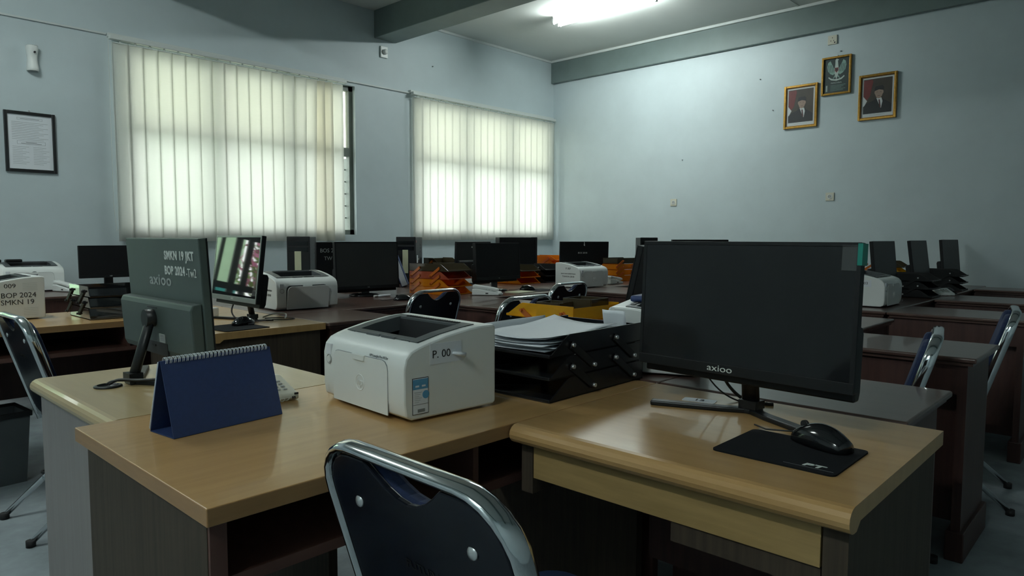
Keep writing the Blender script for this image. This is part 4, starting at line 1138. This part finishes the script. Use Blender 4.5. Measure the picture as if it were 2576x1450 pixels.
portrait('gilt framed portrait of a man in black cap, right of the emblem', 2.13, 2.336, .345, .440, 1, 0)
g = frame_thing('framed_emblem', 'gilt framed winged emblem on dark board, between the portraits', (XB, 2.522, 2.628), .285, .381, .02, 'gold_frame', 'x', 'emblem_board', None, .026)
y0 = -.0106
for s in (-1, 1):
    pts = [(s*.012, .255), (s*.03, .275), (s*.05, .315), (s*.062, .342), (s*.085, .325), (s*.092, .285), (s*.083, .240), (s*.060, .212), (s*.035, .198), (s*.016, .21)]
    MB().prism(pts, y0-.0008, y0-.0002, 'y').build('wing', 'emblem_green', g)
    for k in range(4):
        MB().prism([(s*(.022+k*.015), .225), (s*(.026+k*.015), .225), (s*(.038+k*.015), .30), (s*(.034+k*.015), .305)], y0-.0011, y0-.0008, 'y').build('feather', 'emblem_board', g)
    MB().prism([(s*.016, .195), (s*.034, .165), (s*.030, .160), (s*.01, .18)], y0-.001, y0-.0002, 'y').build('leg', 'emblem_green', g)
MB().prism([(-.014, .345), (-.004, .358), (.012, .352), (.020, .343), (.010, .337), (.014, .30), (.020, .25), (.016, .20), (.0, .15), (-.016, .20), (-.020, .25), (-.014, .30)], y0-.0014, y0-.0008, 'y').build('eagle_body', 'emblem_pale', g)
MB().prism([(-.018, .268), (.018, .268), (.018, .24), (.0, .218), (-.018, .24)], y0-.0018, y0-.0014, 'y').build('shield', 'photo_red', g)
MB().prism([(-.009, .258), (.009, .258), (.009, .244), (0, .233), (-.009, .244)], y0-.0021, y0-.0018, 'y').build('shield_centre', 'photo_suit', g)
MB().prism([(-.075, .185), (-.05, .165), (-.02, .155), (.02, .155), (.05, .165), (.075, .185), (.078, .172), (.05, .148), (.0, .137), (-.05, .148), (-.078, .172)], y0-.0018, y0-.001, 'y').build('ribbon', 'emblem_pale', g)
text('PANCASILA', .020, 'emblem_pale', g, (0, y0-.0008, .118), (1, 0, 0), (0, 0, 1))
for k in range(5):
    line(g, -.055, .09-.02*(k % 3), .092-k*.0125, .003, 'emblem_green', y0-.0003)
    MB().box((-.10, y0-.0008, .090-k*.0125), (-.085, y0-.0002, .099-k*.0125)).build('verse_mark', 'emblem_pale', g)

def wall_plate(label, loc, axis, kind, group='wall sockets'):
    rz = 0 if axis == 'y' else D2R(-90)
    t = thing('wall_socket', label, 'socket', loc, rz, group)
    if kind == 'round':
        MB().box((-.042, -.010, -.042), (.042, 0, .042), .003).build('plate', 'cream_plastic', t)
        MB().tube([(.022*math.cos(a*PI/10), -.0105, .022*math.sin(a*PI/10)) for a in range(20)], .003, 6, closed=True).build('ring', 'white_plastic', t)
        MB().cyl((0, -.0102, 0), .020, .002, 'y', 18).build('recess', 'white_shade', t)
        for s in (-1, 1): MB().cyl((s*.0085, -.0118, 0), .0026, .002, 'y', 8).build('pin_hole', 'ink', t)
    elif kind == 'old':
        MB().box((-.045, -.014, -.045), (.045, 0, .045), .003).build('plate', 'cream_plastic', t)
        for x, z in ((-.014, -.01), (.014, -.01), (0, .02)): MB().cyl((x, -.0142, z), .0045, .002, 'y', 8).build('pin_hole', 'ink', t)
        MB().box((.018, -.016, -.034), (.03, -.013, -.022)).build('switch', 'ink', t)
    else:
        MB().box((-.045, -.020, -.06), (.045, 0, .06), .004).build('plate', 'white_plastic', t)
        MB().lathe([(.0, .03), (.02, .03), (.028, .02), (.028, .0), (0, 0)], 20).xform(Matrix.Translation((.004, -.020, .0)) @ Matrix.Rotation(PI/2, 4, 'X')).build('dial', 'white_plastic', t)
    return t
wall_plate('pale round wall socket on the far wall, left one', (XB, 4.356, 1.60), 'x', 'round')
wall_plate('pale round wall socket on the far wall, right one', (XB, 2.547, 1.60), 'x', 'round')
wall_plate('square three pin socket high above the winged emblem', (XB, 2.573, 3.18), 'x', 'old')
wall_plate('white dial switch high on the wall between the blinds', (4.64, YW, 3.158), 'y', 'dial')
for k, (y, z, s) in enumerate(((2.49, 3.055, 'above the winged emblem'), (3.32, 2.90, 'left of the portraits, upper'), (3.17, 2.55, 'left of the portraits, lower'), (4.25, 2.10, 'above the left socket'))):
    tag(MB().cyl((0, -.006, 0), .006, .012, 'y', 8).xform(Matrix.Translation((XB, y, z)) @ Matrix.Rotation(D2R(-90), 4, 'Z')).build('nail', 'ink_soft'), 'small nail in the far wall %s' % s, 'nail', 'nails in the wall')
tag(MB().cyl((5.33, YW-.006, 3.13), .006, .012, 'y', 8).build('nail', 'ink_soft'), 'small nail in the window wall under the far ceiling', 'nail', 'nails in the wall')

# ------------------------------------------------------------------ sub-parts hang under the part they belong to
UNDER = {'printer': {'door_pull': 'paper_door', 'embossed_ring': 'paper_door', 'embossed_letters': 'paper_door', 'button_ring': 'power_button', 'flap': 'output_rim', 'vent_slot': 'output_rim', 'paper_rib': 'output_tray', 'peeling_corner': 'number_label', 'label_paper': 'energy_label', 'label_band': 'energy_label', 'label_dot': 'energy_label', 'barcode': 'energy_label', 'label_rule': 'energy_label', 'label_line': 'energy_label'},
         'computer_tower': {'drive_bay': 'front_panel', 'power_button': 'front_panel', 'paper_strip': 'front_panel', 'vent': 'case', 'foot': 'case', 'sticker': 'case', 'red_mark': 'case'},
         'monitor': {'stand_socket': 'stand_foot', 'swivel_knob': 'stand_neck', 'hinge_block': 'stand_neck', 'label_line': 'rating_label', 'port_recess': 'back_cover', 'port': 'back_cover', 'mount_slot': 'back_cover'},
         'desk_phone': {'key': 'base', 'line_socket': 'base', 'coiled_cord': 'handset'},
         'chair': {'rivet': 'back_shell', 'maker_mark': 'back_shell'},
         'wall_socket': {'pin_hole': 'plate', 'recess': 'plate', 'switch': 'plate'},
         'framed_emblem': {'feather': 'wing', 'shield': 'eagle_body', 'shield_centre': 'eagle_body'},
         'framed_portrait': {k: 'print' for k in ('flag_red', 'flag_white', 'suit', 'shirt', 'tie', 'face', 'cap', 'eye', 'mouth')},
         'framed_notice': {'text_line': 'sheet'}}
def kind(o): return o.name.split('.')[0]
for o in [x for x in SC.objects if x.parent is None]:
    k = kind(o); ch = list(o.children)
    if k in UNDER:
        first = {}
        for c in ch: first.setdefault(kind(c), c)
        for c in ch:
            p = UNDER[k].get(kind(c))
            if p and p in first: c.parent = first[p]
    if k == 'chair':
        legs = [c for c in ch if kind(c) == 'leg']; caps = [c for c in ch if kind(c) == 'foot_cap']
        for c, l in zip(caps, legs): c.parent = l
    if k == 'vertical_blind':
        sl = [c for c in ch if kind(c) == 'slat']
        for nm in ('slat_hanger', 'slat_clip'):
            for c, l in zip([c for c in ch if kind(c) == nm], sl): c.parent = l
    if k == 'letter_tray_stack':
        arms = [c for c in ch if kind(c) == 'link_arm']; st = [c for c in ch if kind(c) == 'stud']
        for i, c in enumerate(st): c.parent = arms[i//2]
